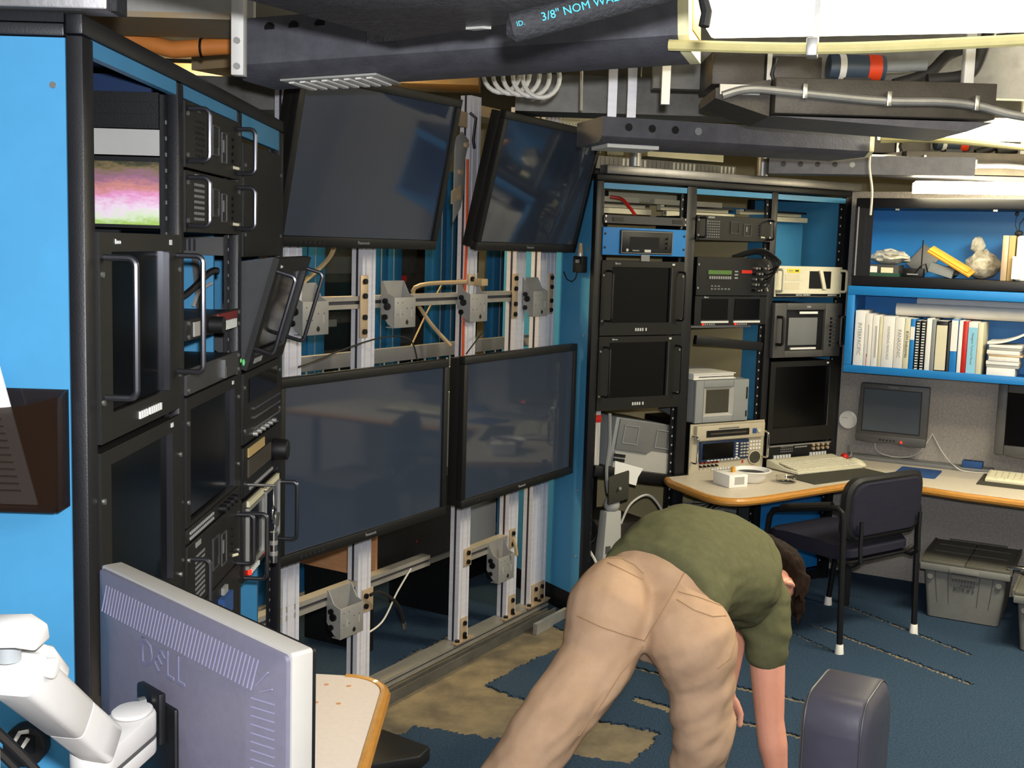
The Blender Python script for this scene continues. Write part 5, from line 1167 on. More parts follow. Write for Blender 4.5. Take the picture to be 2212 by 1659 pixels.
# ------------------------------------------------------------ the person bending to the floor
from mathutils import noise
from mathutils.bvhtree import BVHTree
def V3(k): return Vector(PJ[k])
def ell(c, u, v, a, b, n=20, pw=1.0): 
    return [c + u * (a * math.copysign(abs(cos(2 * pi * k / n)) ** pw, cos(2 * pi * k / n))) + v * (b * math.copysign(abs(sin(2 * pi * k / n)) ** pw, sin(2 * pi * k / n))) for k in range(n)]
def limb(m, pts, rad, n=16):
    """tapered limb with rounded ends"""
    P = [Vector(p) for p in pts]; Q = []; R_ = []
    for i in range(len(P) - 1):
        for k in range(4): t = k / 4; Q.append(P[i].lerp(P[i + 1], t)); R_.append(rad[i] * (1 - t) + rad[i + 1] * t)
    Q.append(P[-1]); R_.append(rad[-1])
    d0 = (Q[0] - Q[1]).normalized(); d1 = (Q[-1] - Q[-2]).normalized()
    Q = [Q[0] + d0 * R_[0] * .85, Q[0] + d0 * R_[0] * .5] + Q + [Q[-1] + d1 * R_[-1] * .5, Q[-1] + d1 * R_[-1] * .85]
    R_ = [R_[0] * .5, R_[0] * .86] + R_ + [R_[-1] * .86, R_[-1] * .5]
    m.tube(Q, R_, n)
def solid(m, name, mt, parent, voxel, smooth=8, wr=None):
    me = bpy.data.meshes.new('tmp'); me.from_pydata(m.v, [], m.f)
    bm = bmesh.new(); bm.from_mesh(me); bmesh.ops.recalc_face_normals(bm, faces=bm.faces); bm.to_mesh(me); bm.free()
    t = bpy.data.objects.new('tmp', me); COL.objects.link(t)
    q = t.modifiers.new('r', 'REMESH'); q.mode = 'VOXEL'; q.voxel_size = voxel
    s = t.modifiers.new('s', 'SMOOTH'); s.factor = .6; s.iterations = smooth
    dg = bpy.context.evaluated_depsgraph_get(); dg.update()
    out = bpy.data.meshes.new_from_object(t.evaluated_get(dg)); bpy.data.objects.remove(t, do_unlink=True)
    if wr:
        nr = [v.normal.copy() for v in out.vertices]
        for v, n_ in zip(out.vertices, nr): v.co += n_ * wr(v.co)
    out.materials.clear(); out.materials.append(MATS[mt]); out.shade_smooth(); out.name = name
    o = bpy.data.objects.new(name, out); COL.objects.link(o); o.parent = parent
    return o
PR = thing('person', 'person in olive shirt and khaki trousers bending over to reach the floor', 'person', FX, .40, 0, -2.9)
PR.location = (0, 0, 0)
fwd = Vector((.58, .80, -.10)).normalized(); lat = Vector((.80, -.52, -.34)).normalized()   # lat points to the person's right
lat = (lat - fwd * lat.dot(fwd)).normalized(); upb = lat.cross(fwd).normalized()
if upb.z < 0: upb = -upb
# trousers
m = M()
pc = V3('pelvis'); wa = V3('waist')
axis = (wa - pc).normalized()
m.loft([ell(pc - axis * .07 + Vector((0, .03, .01)), lat, upb, .11, .07), ell(pc - axis * .02, lat, upb, .175, .13), ell(pc + axis * .05, lat, upb, .178, .135), ell(wa - axis * .05, lat, upb, .166, .120), ell(wa - axis * .02, lat, upb, .15, .10)])
limb(m, [V3('buttL') + Vector((.02, .09, .0)), V3('buttL') + Vector((0, .03, -.02)), V3('thighL'), V3('kneeL'), V3('shinL'), (-.03, 2.80, .28), (-.10, 2.81, .12)], [.11, .118, .098, .090, .086, .080, .076])
limb(m, [V3('buttR') + Vector((-.02, .10, .02)), V3('buttR') + Vector((0, .05, -.01)), V3('thighR') + Vector((0, .02, 0)), V3('kneeR'), V3('shinR'), (.52, 2.92, .26), (.525, 2.93, .12)], [.11, .118, .092, .080, .074, .072, .070])
def wr_pants(p):
    low = max(0., min(1., (.86 - p.z) / .25))
    a = noise.noise(Vector((p.x * 9 + p.z * 7, p.y * 9, p.z * 17 - p.x * 16))) * .0085 * (.25 + low)
    b = noise.noise(Vector((p.x * 22, p.y * 22, p.z * 38 - p.x * 30))) * .0028 * (.2 + low)
    return a + b
TR = solid(m, 'trousers', 'khaki', PR, .009, 6, wr_pants)
bvh = BVHTree.FromPolygons([v.co for v in TR.data.vertices], [list(p.vertices) for p in TR.data.polygons])
for k, pts in SEAMS.items():
    Q = []
    for i in range(len(pts) - 1):
        for t in range(6): Q.append(Vector(pts[i]).lerp(Vector(pts[i + 1]), t / 6))
    Q.append(Vector(pts[-1])); S_ = []
    for q in Q:
        d = (q - Vector((0, 0, 1.75))).normalized(); h = bvh.ray_cast(Vector((0, 0, 1.75)) + d * 1.5, d)
        if h[0] is not None: S_.append(h[0] + h[1] * .0005)
    if len(S_) > 2: M().tube(S_, .0017, 5).put('pocket_seam' if k.startswith('pocket') else 'seam', 'khaki_seam', TR)
# shirt
m = M()
b1, b2, ch, nk = V3('back1'), V3('back2'), V3('chest'), V3('neck')
sR, sL = V3('shR'), V3('shL')
shl = (sR - sL).normalized()
ax2 = (ch - b1).normalized(); up2 = shl.cross(ax2).normalized()
if up2.z < 0: up2 = -up2
m.loft([ell(wa - axis * .128 + upb * .012, lat, upb, .184, .143), ell(wa - axis * .08 + upb * .012, lat, upb, .188, .146), ell(wa - axis * .04 + upb * .010, lat, upb, .186, .142), ell(wa + axis * .02 + upb * .012, lat, upb, .182, .134), ell(b1 + upb * .012, (lat + shl * .3).normalized(), upb, .188, .14),
        ell(b2 + up2 * .012, (lat * .5 + shl).normalized(), up2, .205, .145), ell(ch + up2 * .01, shl, up2, .20, .135), ell(ch.lerp(nk, .6), shl, up2, .15, .10), ell(nk, shl, up2, .075, .065)])
limb(m, [ch.lerp(sR, .55) + up2 * .02, sR, sR.lerp(V3('elbowR'), .12), sR.lerp(V3('elbowR'), .24)], [.095, .074, .066, .063])
elL = Vector((.735, 3.60, .58)); wrL = Vector((.70, 3.50, .40))
limb(m, [ch.lerp(sL, .55) + up2 * .02, sL, sL.lerp(elL, .30), sL.lerp(elL, .5)], [.10, .086, .074, .070])
def wr_shirt(p):
    return noise.noise(Vector((p.x * 7 - p.y * 3, p.y * 7, p.z * 26 + p.x * 9))) * .007 + noise.noise(Vector((p.x * 18, p.y * 14, p.z * 55))) * .0022
SH = solid(m, 'shirt', 'olive', PR, .009, 6, wr_shirt)
# body: core, neck, head, arms, hands, lower legs
m = M()
limb(m, [pc.lerp(wa, .6), wa, b1, b2, ch, nk], [.06, .07, .08, .085, .08, .055])
hc = V3('head') + Vector((-.05, .0, .004)); crown = Vector((.62, .60, -.42)).normalized(); face = Vector((.25, .10, -.96)); face = (face - crown * face.dot(crown)).normalized(); hl = crown.cross(face).normalized()
if hl.y > 0: hl = -hl
def hpt(a, b, c): return hc + crown * a + face * b + hl * c
limb(m, [nk, nk.lerp(hc, .5), hpt(-.06, -.02, 0)], [.056, .054, .055])
m.loft([ell(hpt(a, b, 0), face, hl, rf, rl, 18) for a, b, rf, rl in ((-.112, .03, .02, .02), (-.105, .03, .055, .045), (-.07, .02, .085, .062), (-.02, .005, .096, .073), (.03, -.002, .10, .077), (.07, -.004, .088, .07), (.10, -.005, .058, .05), (.115, -.006, .02, .02))])
limb(m, [hpt(.015, .09, 0), hpt(-.025, .112, 0)], [.010, .015])                       # nose
for c in (-.03, .03): m.sph(hpt(.022, .086, c), .012, 8, 6)                            # eyes
limb(m, [hpt(-.055, .095, -.02), hpt(-.055, .099, 0), hpt(-.055, .095, .02)], [.007, .009, .007])   # mouth
limb(m, [hpt(-.092, .075, -.018), hpt(-.092, .08, .018)], [.02, .02])                  # chin
for c in (-.080, .080): limb(m, [hpt(-.030, .026, c), hpt(-.014, .022, c * 1.05), hpt(.006, .026, c * 1.04)], [.007, .010, .008])   # ears
eR, wR = V3('elbowR'), V3('wristR')
limb(m, [sR, sR.lerp(eR, .5), eR, eR.lerp(wR, .4), wR], [.056, .050, .042, .043, .029])
limb(m, [sL, sL.lerp(elL, .5), elL, elL.lerp(wrL, .4), wrL], [.056, .048, .040, .040, .028])
def hand(m, w_, d, side, thumb):
    d = d.normalized(); side = (side - d * side.dot(d)).normalized(); nrm = d.cross(side)
    m.loft([ell(w_ + d * t, side, nrm, a, b, 14) for t, a, b in ((-.01, .026, .02), (.02, .034, .019), (.06, .042, .017), (.085, .041, .014), (.095, .03, .010))])
    for i, (o_, L1) in enumerate(((-.031, .062), (-.011, .075), (.010, .07), (.030, .055))):
        p0 = w_ + d * .08 + side * o_; p1 = p0 + d * L1 * .5 + nrm * .006; p2 = p1 + d * L1 * .32 + nrm * .018; p3 = p2 + d * L1 * .16 + nrm * .022
        limb(m, [p0, p1, p2, p3], [.0095, .009, .0083, .0072], 10)
    t0 = w_ + d * .025 + side * thumb * .03; t1 = t0 + d * .03 + side * thumb * .025 + nrm * .012; t2 = t1 + d * .032 + side * thumb * .006 + nrm * .014
    limb(m, [t0, t1, t2], [.014, .0115, .009], 10)
hand(m, wR + Vector((0, 0, -.012)), Vector((.06, .02, -1)), Vector((.9, -.4, 0)), -1)
hand(m, wrL + Vector((0, 0, -.012)), Vector((-.05, -.1, -1)), Vector((.8, -.5, 0)), 1)
limb(m, [pc.lerp(V3('thighL'), .4), V3('thighL'), V3('kneeL'), (-.03, 2.80, .28), (-.105, 2.81, .10)], [.06, .06, .055, .05, .04])
limb(m, [pc.lerp(V3('thighR'), .4) + Vector((.02, .03, 0)), V3('thighR') + Vector((0, .02, 0)), V3('kneeR'), (.52, 2.92, .26), (.525, 2.93, .10)], [.06, .06, .055, .05, .04])
BD = solid(m, 'body', 'skin', PR, .0055, 3)
# hair: cap over crown, back and sides with a fringe hanging down
m = M()
m.loft([ell(hpt(a, b, 0), face, hl, rf, rl, 18) for a, b, rf, rl in ((-.13, -.07, .03, .04), (-.10, -.06, .05, .066), (-.06, -.05, .060, .079), (-.02, -.043, .068, .087), (.03, -.028, .085, .091), (.075, -.008, .098, .085), (.11, .0, .075, .066), (.135, .002, .03, .03))])
rnd = random.Random(11)
for k in range(34):
    c = rnd.uniform(-.075, .075); a0 = .075 + rnd.uniform(-.03, .03); b0 = .055 + rnd.uniform(0, .03)
    p0 = hpt(a0, b0 - .01, c); L_ = rnd.uniform(.03, .07)
    limb(m, [p0, p0 + face * L_ * .5 + crown * .012, p0 + Vector((0, 0, -1)) * L_ * .6 + face * L_ * .5 + crown * rnd.uniform(-.02, .02)], [.014, .010, .004], 8)
for k in range(20):
    a0 = rnd.uniform(.03, .10); s_ = rnd.choice((-1, 1)); p0 = hpt(a0, .0, .082 * s_); L_ = rnd.uniform(.03, .06)
    limb(m, [p0 - face * .02, p0 + face * L_ * .4, p0 + face * L_ - crown * .01], [.012, .010, .004], 8)
def wr_hair(p):
    a = (p - hc).dot(crown); b = (p - hc).dot(hl)
    return noise.noise(Vector((a * 60, b * 110, (p - hc).dot(face) * 14))) * .0035
solid(m, 'hair', 'hair', BD, .0045, 2, wr_hair)
for (fx, fy, dx, dy) in ((-.105, 2.81, -.1, 1.), (.525, 2.93, .25, .97)):
    q = Vector((dx, dy, 0)).normalized(); sd = Vector((q.y, -q.x, 0)); m = M()
    def sole(o_, wd, h): return [Vector((fx, fy, 0)) + q * o_ + sd * x + Vector((0, 0, .0085 + z)) for x, z in ((-wd, 0), (wd, 0), (wd, h * .6), (wd * .5, h), (-wd * .5, h), (-wd, h * .6))]
    m.loft([sole(-.075, .025, .06), sole(-.06, .036, .09), sole(0, .04, .105), sole(.06, .043, .075), sole(.13, .046, .05), sole(.18, .035, .035)])
    m.put('shoe', 'rubber', PR, bevel=.006)
M().tube([V3('waistR') + Vector((-.03, -.10, -.04)) + Vector((.004 * sin(k), -.01, -.012 * k)) for k in range(8)], .004, 6).put('key_clip', 'zinc', PR)
# ------------------------------------------------------------ overhead: light troughs, ducts, pipes, hoses
def beam_thing(name, label, cat, fr): return thing(name, label, cat, fr)
T1 = Fr(-.713, 2.95, 105.8)
r = thing('light_trough', 'long black sheet-metal light trough with punched holes and a louvre near its end', 'light fixture', T1, 0, 2.145)
r.rotation_euler = (0, -radians(2.7), T1.rot)
prof = [(.0, .03), (.0, .10), (.02, .145), (.22, .145), (.22, .0), (.05, .0)]
M().prism(prof, 'x', 0, 1.10).put('trough_body', 'duct_black', r)
M().prism([(.004, .03), (.0, .098), (.02, .143), (.22, .143), (.22, .0), (.05, .0)], 'x', 1.1005, 1.125).put('end_cap', 'cream_lit', r)
M().box(1.125, 1.128, .06, .2, .05, .12).put('end_plate', 'cardboard', r)
for x in (.10, .165, .235): M().cyl((x, .012, .118), (x, .004, .112), .013, n=14).put('punched_hole', 'black', r)
M().box(.36, .44, -.002, .006, .06, .10).put('tape_patch', 'foil', r)
M().box(.10, .36, .05, .215, -.007, -.001).put('louvre_frame', 'grey_light', r, bevel=.002)
for k in range(8): M().box(.115 + .03 * k, .13 + .03 * k, .07, .20, -.011, -.007).put('louvre_slat', 'white', r)
r = thing('fluorescent_light', 'blazing white fluorescent fixture following on from the long black trough', 'light', T1, 1.14, 2.262)
M().box(0, 1.7, .03, .26, .0, .13).put('diffuser', 'lamp_lens', r, bevel=.01)
M().box(0, 1.7, .01, .32, .131, .15).put('housing', 'white', r)
for x in (.25, .95): M().box(x, x + .012, .0, .03, -.075, .20).put('hanger_strap', 'zinc', r)
wire('yellow_hose', [T1.w(1.08, .0, 2.205), T1.w(1.4, .015, 2.19), T1.w(1.7, .02, 2.195), T1.w(2.2, .02, 2.215), T1.w(2.8, .02, 2.24)], .0125, 'hose_yellow', 'pale yellow hose strapped below the blazing fluorescent fixture', 'hose', n=10)
for x, z in ((1.39, 2.19), (1.93, 2.208)): single(M().box(-.012, .012, -.022, .03, -.018, .02).put('hose_clamp', 'zinc', bevel=.003), 'small metal clamp holding the pale yellow hose', 'clamp', T1, x, z, .015, 'clamps on the yellow hose')
T2 = Fr(.293, 4.2, 74)
r = thing('light_trough', 'shorter black light trough with punched holes hung past the tilted displays', 'light fixture', T2, 0, 2.13)
M().prism([(0, .02), (0, .088), (.28, .088), (.28, 0), (.03, 0)], 'x', 0, 1.08).put('trough_body', 'duct_black', r)
M().prism([(0, .02), (0, .088), (.28, .088), (.28, 0), (.03, 0)], 'x', 1.081, 1.10).put('end_cap', 'cream_lit', r)
for k in range(4): M().cyl((.10 + .09 * k, .001, .055), (.10 + .09 * k, -.0015, .055), .014, n=14).put('punched_hole', 'black' if k < 3 else 'grey_plastic', r)
M().box(.04, .24, .05, .22, -.014, -.001).put('louvre_frame', 'white', r)
r = thing('fluorescent_light', 'glowing tube light following on from the shorter black trough', 'light', Fr(1.37, 4.50, 100), 0, 2.20)
for x0, x1 in ((0, .30), (.31, .62), (.63, 1.3)): M().cyl((x0, .06, .03), (x1, .06, .03), .030, n=16).put('tube_cover', 'tube_light', r)
M().box(0, 1.3, .0, .12, .065, .08).put('housing', 'cream', r)
wire('yellow_hose', [Vector((1.36, 4.46, 2.19)), Vector((1.6, 4.43, 2.192)), Vector((2.0, 4.36, 2.16)), Vector((2.4, 4.3, 2.15))], .012, 'hose_yellow', 'pale yellow hose below the glowing tube light', 'hose', n=10)
T3 = Fr(1.20, 5.72, 104)
r = thing('light_trough', 'black light trough just above the last rack bay and upper shelf', 'light fixture', T3, 0, 2.14)
M().prism([(0, .0), (0, .085), (.155, .085), (.155, 0)], 'x', .012, .95).put('trough_body', 'duct_black', r)
for k in range(5): M().cyl((.08 + .08 * k, .001, .045), (.08 + .08 * k, -.0015, .045), .013, n=12).put('punched_hole', 'black' if k < 4 else 'grey_plastic', r)
r = thing('fluorescent_light', 'pale lit light box above the upper shelf', 'light', Fr(1.93, 5.72, 104), 0, 2.075)
M().box(0, .9, .0, .2, .0, .05).put('diffuser', 'tube_light', r)
# foil-faced black duct at the top
r = thing('insulated_duct', 'black foil-wrapped air duct with sharp folded corner overhead', 'duct', FX, 0, 0, 0)
P1 = [(-.66, 2.55), (-.227, 2.265), (.0, 2.12), (.36, 1.98), (.40, 1.2), (-.70, 1.4)]
M().prism([(-.60, 1.66), (-.446, 1.923), (-.235, 2.259), (-.023, 2.06), (.19, 1.833), (.19, 1.0), (-.60, 1.0)], 'z', 2.13, 2.165).put('lower_flange', 'foil', r, bevel=.004)
M().prism([(-.57, 1.66), (-.42, 1.90), (-.225, 2.20), (-.03, 2.01), (.17, 1.80), (.17, 1.02), (-.57, 1.02)], 'z', 2.166, 2.5).put('duct_wall', 'foil', r)
M().prism([(-.10, 2.10), (-.07, 2.085), (-.055, 2.09), (-.085, 2.11)], 'z', 2.126, 2.131).put('torn_edge', 'grey_light', r)
r = thing('insulated_pipe', 'black foam pipe insulation printed with blue lettering overhead', 'pipe', FX, -.015, 2.058, -1.70)
d = Vector((.26, .0, .076)); L_ = d.length; ang = atan2(d.z, d.x)
M().tube([(-.008, 0, 0), (0, 0, 0), d, d * 1.05], [.012, .021, .021, .012], 18).put('foam_sleeve', 'foam', r)
text('3/8" NOM WALL', .0165, 'text_blue', r, (.098, -.0216, .0285), rot=(pi / 2, -ang, 0), depth=.0006)
text('ID.', .010, 'text_blue', r, (.012, -.0214, .003), rot=(pi / 2, -ang, 0), depth=.0006)
M().tube([(.24, .02, .06), (.265, .01, .07), (.275, 0, .03), (.272, -.002, .01)], .008, 8).put('cut_end', 'rubber', r)
# steel box, beams and pipes above the console rack
r = thing('steel_box', 'brushed steel box on top of the console rack end', 'box', FX, 0, 0, 0); M().box(-1.5, -.668, 1.92, 1.985, 2.108, 2.5).put('case', 'steel', r, bevel=.004); M().cyl((-.72, 1.92, 2.135), (-.72, 1.914, 2.135), .006, n=10).put('screw', 'screw', r); M().box(-.667, -.655, 1.93, 1.98, 2.108, 2.5).put('foam_edge', 'foam', r)
r = thing('steel_beam', 'tan-flanged ceiling beam over the console rack', 'beam', FX, 0, 0, 0); M().box(-2.4, -.75, 3.2, 3.5, 2.33, 2.345).put('flange', 'tan_lit_paint', r); M().box(-2.4, -.75, 3.33, 3.36, 2.346, 2.6).put('web', 'ceil', r); M().box(-2.4, -.75, 3.2, 3.5, 2.6, 2.62).put('flange', 'ceil', r)
r = thing('orange_pipe', 'fat orange pipe tied up behind the console rack', 'pipe', FX, 0, 0, 0)
M().tube([(-1.35, 3.62, 2.36), (-1.17, 3.6, 2.335), (-1.05, 3.6, 2.31), (-.9, 3.6, 2.325), (-.6, 3.6, 2.33)], .026, 16).put('pipe_run', 'orange_pipe', r); M().tube([(-.965 , 3.6 + .029 * cos(t), 2.318 + .029 * sin(t)) for t in [2 * pi * k / 14 for k in range(14)]], .004, 6, closed=True).put('cable_tie', 'black', r); M().tube([(-.965, 3.6, 2.347), (-.96, 3.6, 2.40)], .003, 5).put('tie_tail', 'black', r); M().tube([(-.975, 3.6, 2.347), (-.97, 3.58, 2.45), (-.97, 3.6, 2.78)], .0025, 5).put('suspension_wire', 'black', r)
o = M().box(-1.9, -.75, 4.15, 4.5, 2.20, 2.31).put('sheet_duct', 'galv'); tag(o, 'dull galvanised duct below the orange pipe', 'duct')
o = M().box(-.698, -.668, 2.86, 2.90, 2.14, 2.75); o = o.put('white_hanger', 'white', bevel=.002); tag(o, 'white square hanger post bolted to the long black trough', 'hanger')
for z in (2.16, 2.22): M().cyl((-.683, 2.86, z), (-.683, 2.852, z), .008, n=8).put('bolt', 'zinc', o)
o = M().box(-2.0, -.2, 5.6, 5.9, 2.50, 2.56).put('tan_beam', 'tan_lit_paint'); tag(o, 'tan-lit beam behind the tilted display next to the console', 'beam')
o = M().box(0, 1.88, 0, .25, 0, .05).put('tan_beam', 'tan_lit_paint'); single(o, 'tan-lit beam running above the tilted displays', 'beam', FT, -.6, 2.36, -.55)
o = M().box(-.02, 1.3, 4.64, 4.9, 2.285, 2.42).put('sheet_duct', 'galv'); tag(o, 'wide galvanised duct between the tilted displays and the black box duct', 'duct')
M().box(-.02, 1.3, 4.63, 4.645, 2.277, 2.2855).put('flange', 'galv', o)
for x in (.315, .385): o = M().box(x, x + .032, 4.28, 4.31, 2.225, 2.78).put('strut_hanger', 'alu'); tag(o, 'pale strut hanger rising from the shorter black trough', 'hanger', 'strut hangers of the shorter trough')
o = M().box(-2.6, -.72, 3.75, 5.2, 2.52, 2.54).put('ceiling_panel', 'white'); tag(o, 'white ceiling panel above the orange pipe', 'panel')
o = M().box(.40, .424, 3.38, 3.40, 2.165, 2.78).put('strap_hanger', 'zinc'); tag(o, 'narrow steel strap hanging down past the galvanised duct', 'hanger')
r = thing('hose_coil', 'loose coil of white hose tucked up under the galvanised duct', 'hose', FX, .0, 2.27, -3.6)
for k in range(5): M().tube([(-.06 + .03 * k + .055 * cos(t), -.01 * k + .03 * sin(t), .062 * sin(t) - .004 * k) for t in [2 * pi * j / 22 for j in range(22)]], .007, 7, closed=True).put('coil_turn', 'cable_white', r)
M().cyl((.0, .0, .05), (.0, 0, .5), .004, n=6).put('tie', 'black', r)
for (x, z) in ((.2, 2.25), (.22, 2.19)): pass
o = M().cyl((.20, 3.9, 2.20), (.19, 3.9, 2.78), .005, n=8).put('threaded_rod', 'zinc'); tag(o, 'thin threaded rod hanging near the coil of white hose', 'rod')
def overhead(dx, dy, sfx):
    def at(x, y, z): return (x + dx, y + dy, z)
    near = dx == 0
    a, b = (('by the blazing fluorescent fixture', 'nearer') if near else ('above the fabric wall', 'farther'))
    r = thing('box_duct', 'long dark box duct with wedge end ' + a, 'duct', FX, dx, 0, -dy)
    M().prism([(.76, 2.17), (1.42, 2.17), (1.42, 2.275), (.76, 2.275)], 'y', 3.55, 3.95).put('duct_wall', 'duct_brown', r, bevel=.003)
    M().prism([(.755, 2.165), (1.35, 2.135), (1.43, 2.165)], 'y', 3.58, 3.9).put('lower_edge', 'duct_black', r)
    M().prism([(.59, 2.215), (.755, 2.165), (.755, 2.275), (.59, 2.245)], 'y', 3.6, 3.9).put('wedge_end', 'duct_brown', r)
    M().box(.60, .72, 3.585, 3.6, 2.225, 2.255).put('bright_plate', 'zinc', r)
    r = thing('duct_box', 'dark sheet-metal box sitting on the box duct ' + a, 'duct', FX, dx, 0, -dy)
    M().box(.60, .765, 3.75, 4.0, 2.277, 2.38).put('box_shell', 'duct_brown', r, bevel=.004); M().box(.77, .785, 3.74, 4.0, 2.277, 2.39).put('joint_band', 'zinc', r); M().box(.79, .945, 3.75, 4.0, 2.277, 2.37).put('box_shell', 'duct_brown', r, bevel=.004)
    M().tube([(.80, 3.74, 2.277), (.785, 3.735, 2.31), (.795, 3.735, 2.36)], .006, 6).put('edge_cable', 'rubber', r)
    r = thing('pump', 'round motor with white and orange labels beside the dark box ' + a, 'pump', FX, dx, 0, -dy)
    M().cyl((.955, 3.72, 2.335), (1.13, 3.72, 2.335), .040, n=22).put('motor_body', 'pump_blue', r, bevel=.005); M().cyl((.985, 3.72, 2.335), (1.005, 3.72, 2.335), .0412, n=22).put('white_label', 'white', r); M().cyl((1.075, 3.72, 2.335), (1.115, 3.72, 2.335), .0412, n=22).put('orange_label', 'orange_label', r); M().cyl((1.132, 3.72, 2.34), (1.26, 3.72, 2.35), .018, n=14).put('flex_tail', 'grey_plastic', r)
    M().tube([(1.03, 3.70, 2.30), (1.025, 3.69, 2.278), (1.045, 3.69, 2.277), (1.05, 3.7, 2.29)], .005, 6).put('copper_lead', 'wood_orange', r); M().box(1.0, 1.08, 3.68, 3.76, 2.276, 2.3).put('foot', 'black', r)
    wire('rubber_hose', [at(1.17, 3.74, 2.29), at(1.28, 3.74, 2.33), at(1.36, 3.75, 2.40), at(1.55, 3.78, 2.45), at(1.8, 3.8, 2.46)], .019, 'rubber_hose', 'thick dark hose rising past the motor ' + a, 'hose', n=12)
    wire('rubber_hose', [at(1.26, 3.70, 2.30), at(1.38, 3.69, 2.32), at(1.42, 3.68, 2.40), at(1.46, 3.7, 2.52)], .021, 'rubber_hose', 'dark hose bending upward at the box duct ' + a, 'hose', n=12)
    wire('braided_hose', [at(.60, 3.535, 2.215), at(.68, 3.53, 2.235), at(.82, 3.53, 2.228), at(1.08, 3.53, 2.212), at(1.25, 3.53, 2.214), at(1.36, 3.53, 2.205), at(1.48, 3.5, 2.175), at(1.7, 3.48, 2.16)], .0125, 'zinc', 'braided steel hose clipped along the box duct ' + a, 'hose', n=10)
    for x, z in ((.84, 2.228), (1.09, 2.213), (1.35, 2.208)):
        single(M().box(-.007, .007, -.018, .008, -.018, .026).put('hose_clip', 'screw', bevel=.002), 'metal clip holding the braided hose ' + a, 'clip', FX, x + dx, z, -(3.53 + dy), 'clips of the braided hose ' + a)
    o = M().box(1.345 + dx, 1.375 + dx, 3.62 + dy, 3.65 + dy, 2.28, 2.77).put('white_strut', 'white', bevel=.002); tag(o, 'white strut rising from the box duct ' + a, 'strut')
    o = M().box(.45 + dx, 1.9 + dx, 4.05 + dy, 4.1 + dy, 2.30, 2.75).put('rear_sheet', 'galv'); tag(o, 'dull sheet-metal plenum wall behind the round motor ' + a, 'duct')
overhead(0, 0, '')
overhead(1.14, 2.25, 'b')
r = thing('elbow_pipe', 'ribbed metal elbow pipe near the end of the blazing fixture', 'pipe', FX, 1.52, 2.40, -3.6)
M().tube([(0, 0, .2), (0, 0, .08), (.03, 0, .03), (.08, 0, 0), (.25, 0, -.01)], .04, 16).put('pipe_run', 'zinc', r); M().cyl((.09, 0, 0), (.12, 0, 0), .046, n=18).put('collar', 'chrome', r)
# boards and conduit behind the rack tops
o = M().box(0, .53, 0, .02, 0, .60).put('pegboard', 'cream'); single(o, 'cream perforated board above the first rack bay', 'board', FRR, .03, 2.0115, -.765)
h = M()
for i in range(26):
    for j in range(12): h.box(.02 + .02 * i, .024 + .02 * i, -.001, .0, .24 + .02 * j, .244 + .02 * j)
h = h.put('peg_holes', 'grey_dark', o); h['kind'] = 'stuff'
o = M().box(0, .53, 0, .02, 0, .60).put('pegboard', 'cream'); single(o, 'cream perforated board above the middle rack bay', 'board', FRR, .60, 2.0115, -.765); q = h.copy(); COL.objects.link(q); q.parent = o
r = thing('brass_fitting', 'ribbed brass-coloured hose fitting above the rack row', 'fitting', FRR, .42, 2.33, -.35)
for k in range(7): M().cyl((.02 * k, 0, 0), (.02 * k + .014, 0, 0), .035, n=14).put('rib', 'hose_yellow', r)
M().cyl((-.02, 0, 0), (.2, 0, 0), .028, n=14).put('core', 'hose_yellow', r); M().cyl((.2, 0, 0), (.24, 0, 0), .02, n=10).put('nipple', 'zinc', r); M().cyl((.07, 0, .03), (.07, 0, .45), .004, n=6).put('suspension_wire', 'zinc', r)
o = M().box(0, .5, 0, .2, 0, .06).put('tan_channel', 'cream'); single(o, 'cream channel above the middle of the rack row', 'channel', FRR, .55, 2.22, -.35)
wire('cable', [(1.68, 5.66, 2.233), (1.667, 5.618, 2.236), (1.66, 5.590, 2.222), (1.66, 5.586, 2.17), (1.675, 5.580, 2.08), (1.68, 5.585, 2.02), (1.683, 5.60, 1.95)], .006, 'cable_white', 'white cable dropping down in front of the last rack upright')

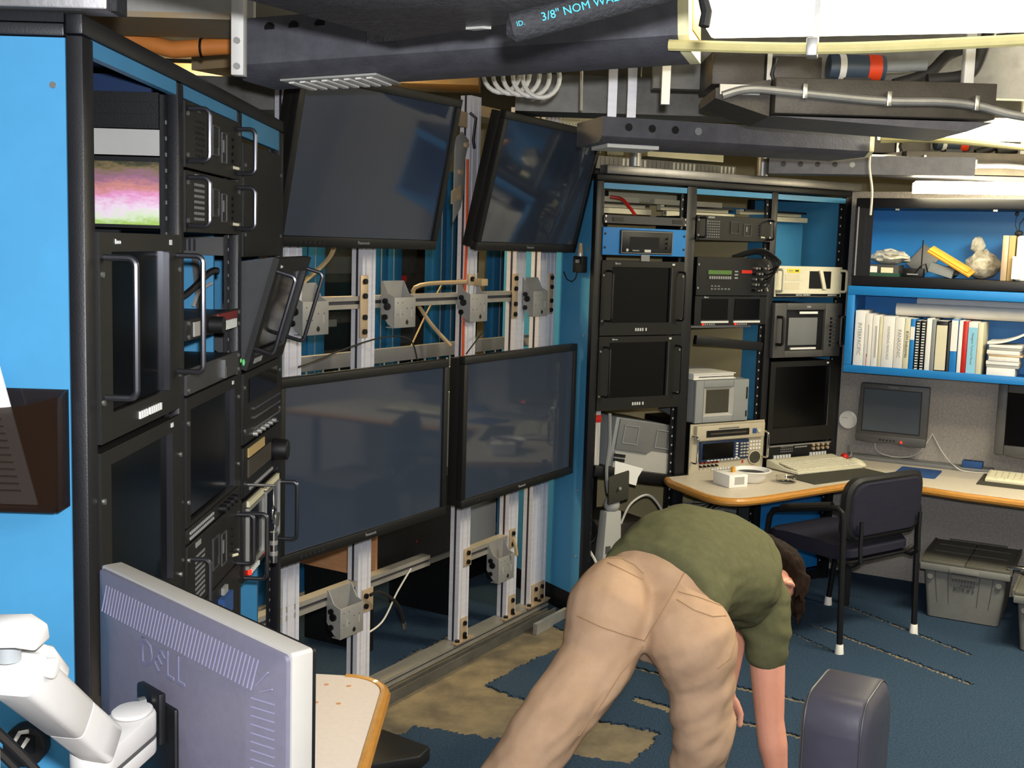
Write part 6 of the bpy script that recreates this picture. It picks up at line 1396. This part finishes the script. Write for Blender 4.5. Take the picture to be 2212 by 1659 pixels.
# ------------------------------------------------------------ nest small pieces under the part they sit on
NEST = {'rail_holes': ['mounting_rail'], 'key': ['case', 'display_panel', 'faceplate'], 'button': ['bezel', 'faceplate', 'lower_bezel', 'case'], 'control_key': ['bezel'],
        'lettering': ['bezel', 'cover', 'foam_sleeve', 'faceplate', 'back_shell', 'front_frame', 'body', 'display_housing'], 'screen_edge': ['bezel'], 'badge': ['bezel', 'front_frame', 'display_housing'],
        'pages': ['cover'], 'spine_label': ['cover'], 'comb_ring': ['cover'], 'title_line': ['cover'], 'red_mark': ['cover'], 'spiral_ring': ['cover'], 'lid_rib': ['lid_flap'], 'rib': ['body'], 'boss': ['body'],
        'scribble': ['body'], 'handle_slot': ['body'], 'handle_lip': ['rim'], 'rubber_foot': ['side_tube'], 'caster': ['base_arm'], 'punched_hole': ['trough_body'], 'louvre_slat': ['louvre_frame'],
        'jack_plug': ['faceplate'], 'legend': ['faceplate'], 'level_knob': ['faceplate'], 'vent_slot': ['back_shell', 'vented_plate'], 'screw_hole': ['table_top'], 'knob': ['front_frame', 'faceplate'],
        'silver_outline': ['display_housing'], 'display_window': ['display_housing'], 'drive_button': ['optical_drive_frame'], 'drive_door': ['drive_bay_frame'], 'key_hole': ['face_plate'], 'pin_hole': ['face_plate'],
        'peg_holes': [], 'plug': ['lead'], 'label_tag': ['equipment_stack'], 'unit': ['equipment_stack'], 'seam': ['upright'], 'port': ['port_block', 'case', 'lower_front']}
def centre(o):
    b = [Vector(c) for c in o.bound_box]; return o.matrix_basis @ (sum(b, Vector()) / 8)
def base_name(o): return o.name.split('.')[0]
bpy.context.view_layer.update()
for root in [o for o in bpy.data.objects if o.parent is None and o.type == 'EMPTY']:
    kids = list(root.children)
    for c in kids:
        if c.children: continue
        for cand in NEST.get(base_name(c), []):
            opts = [p for p in kids if base_name(p) == cand and p is not c and p.matrix_basis == Matrix.Identity(4)]
            if opts:
                cc = centre(c); c.parent = min(opts, key=lambda p: (centre(p) - cc).length); break
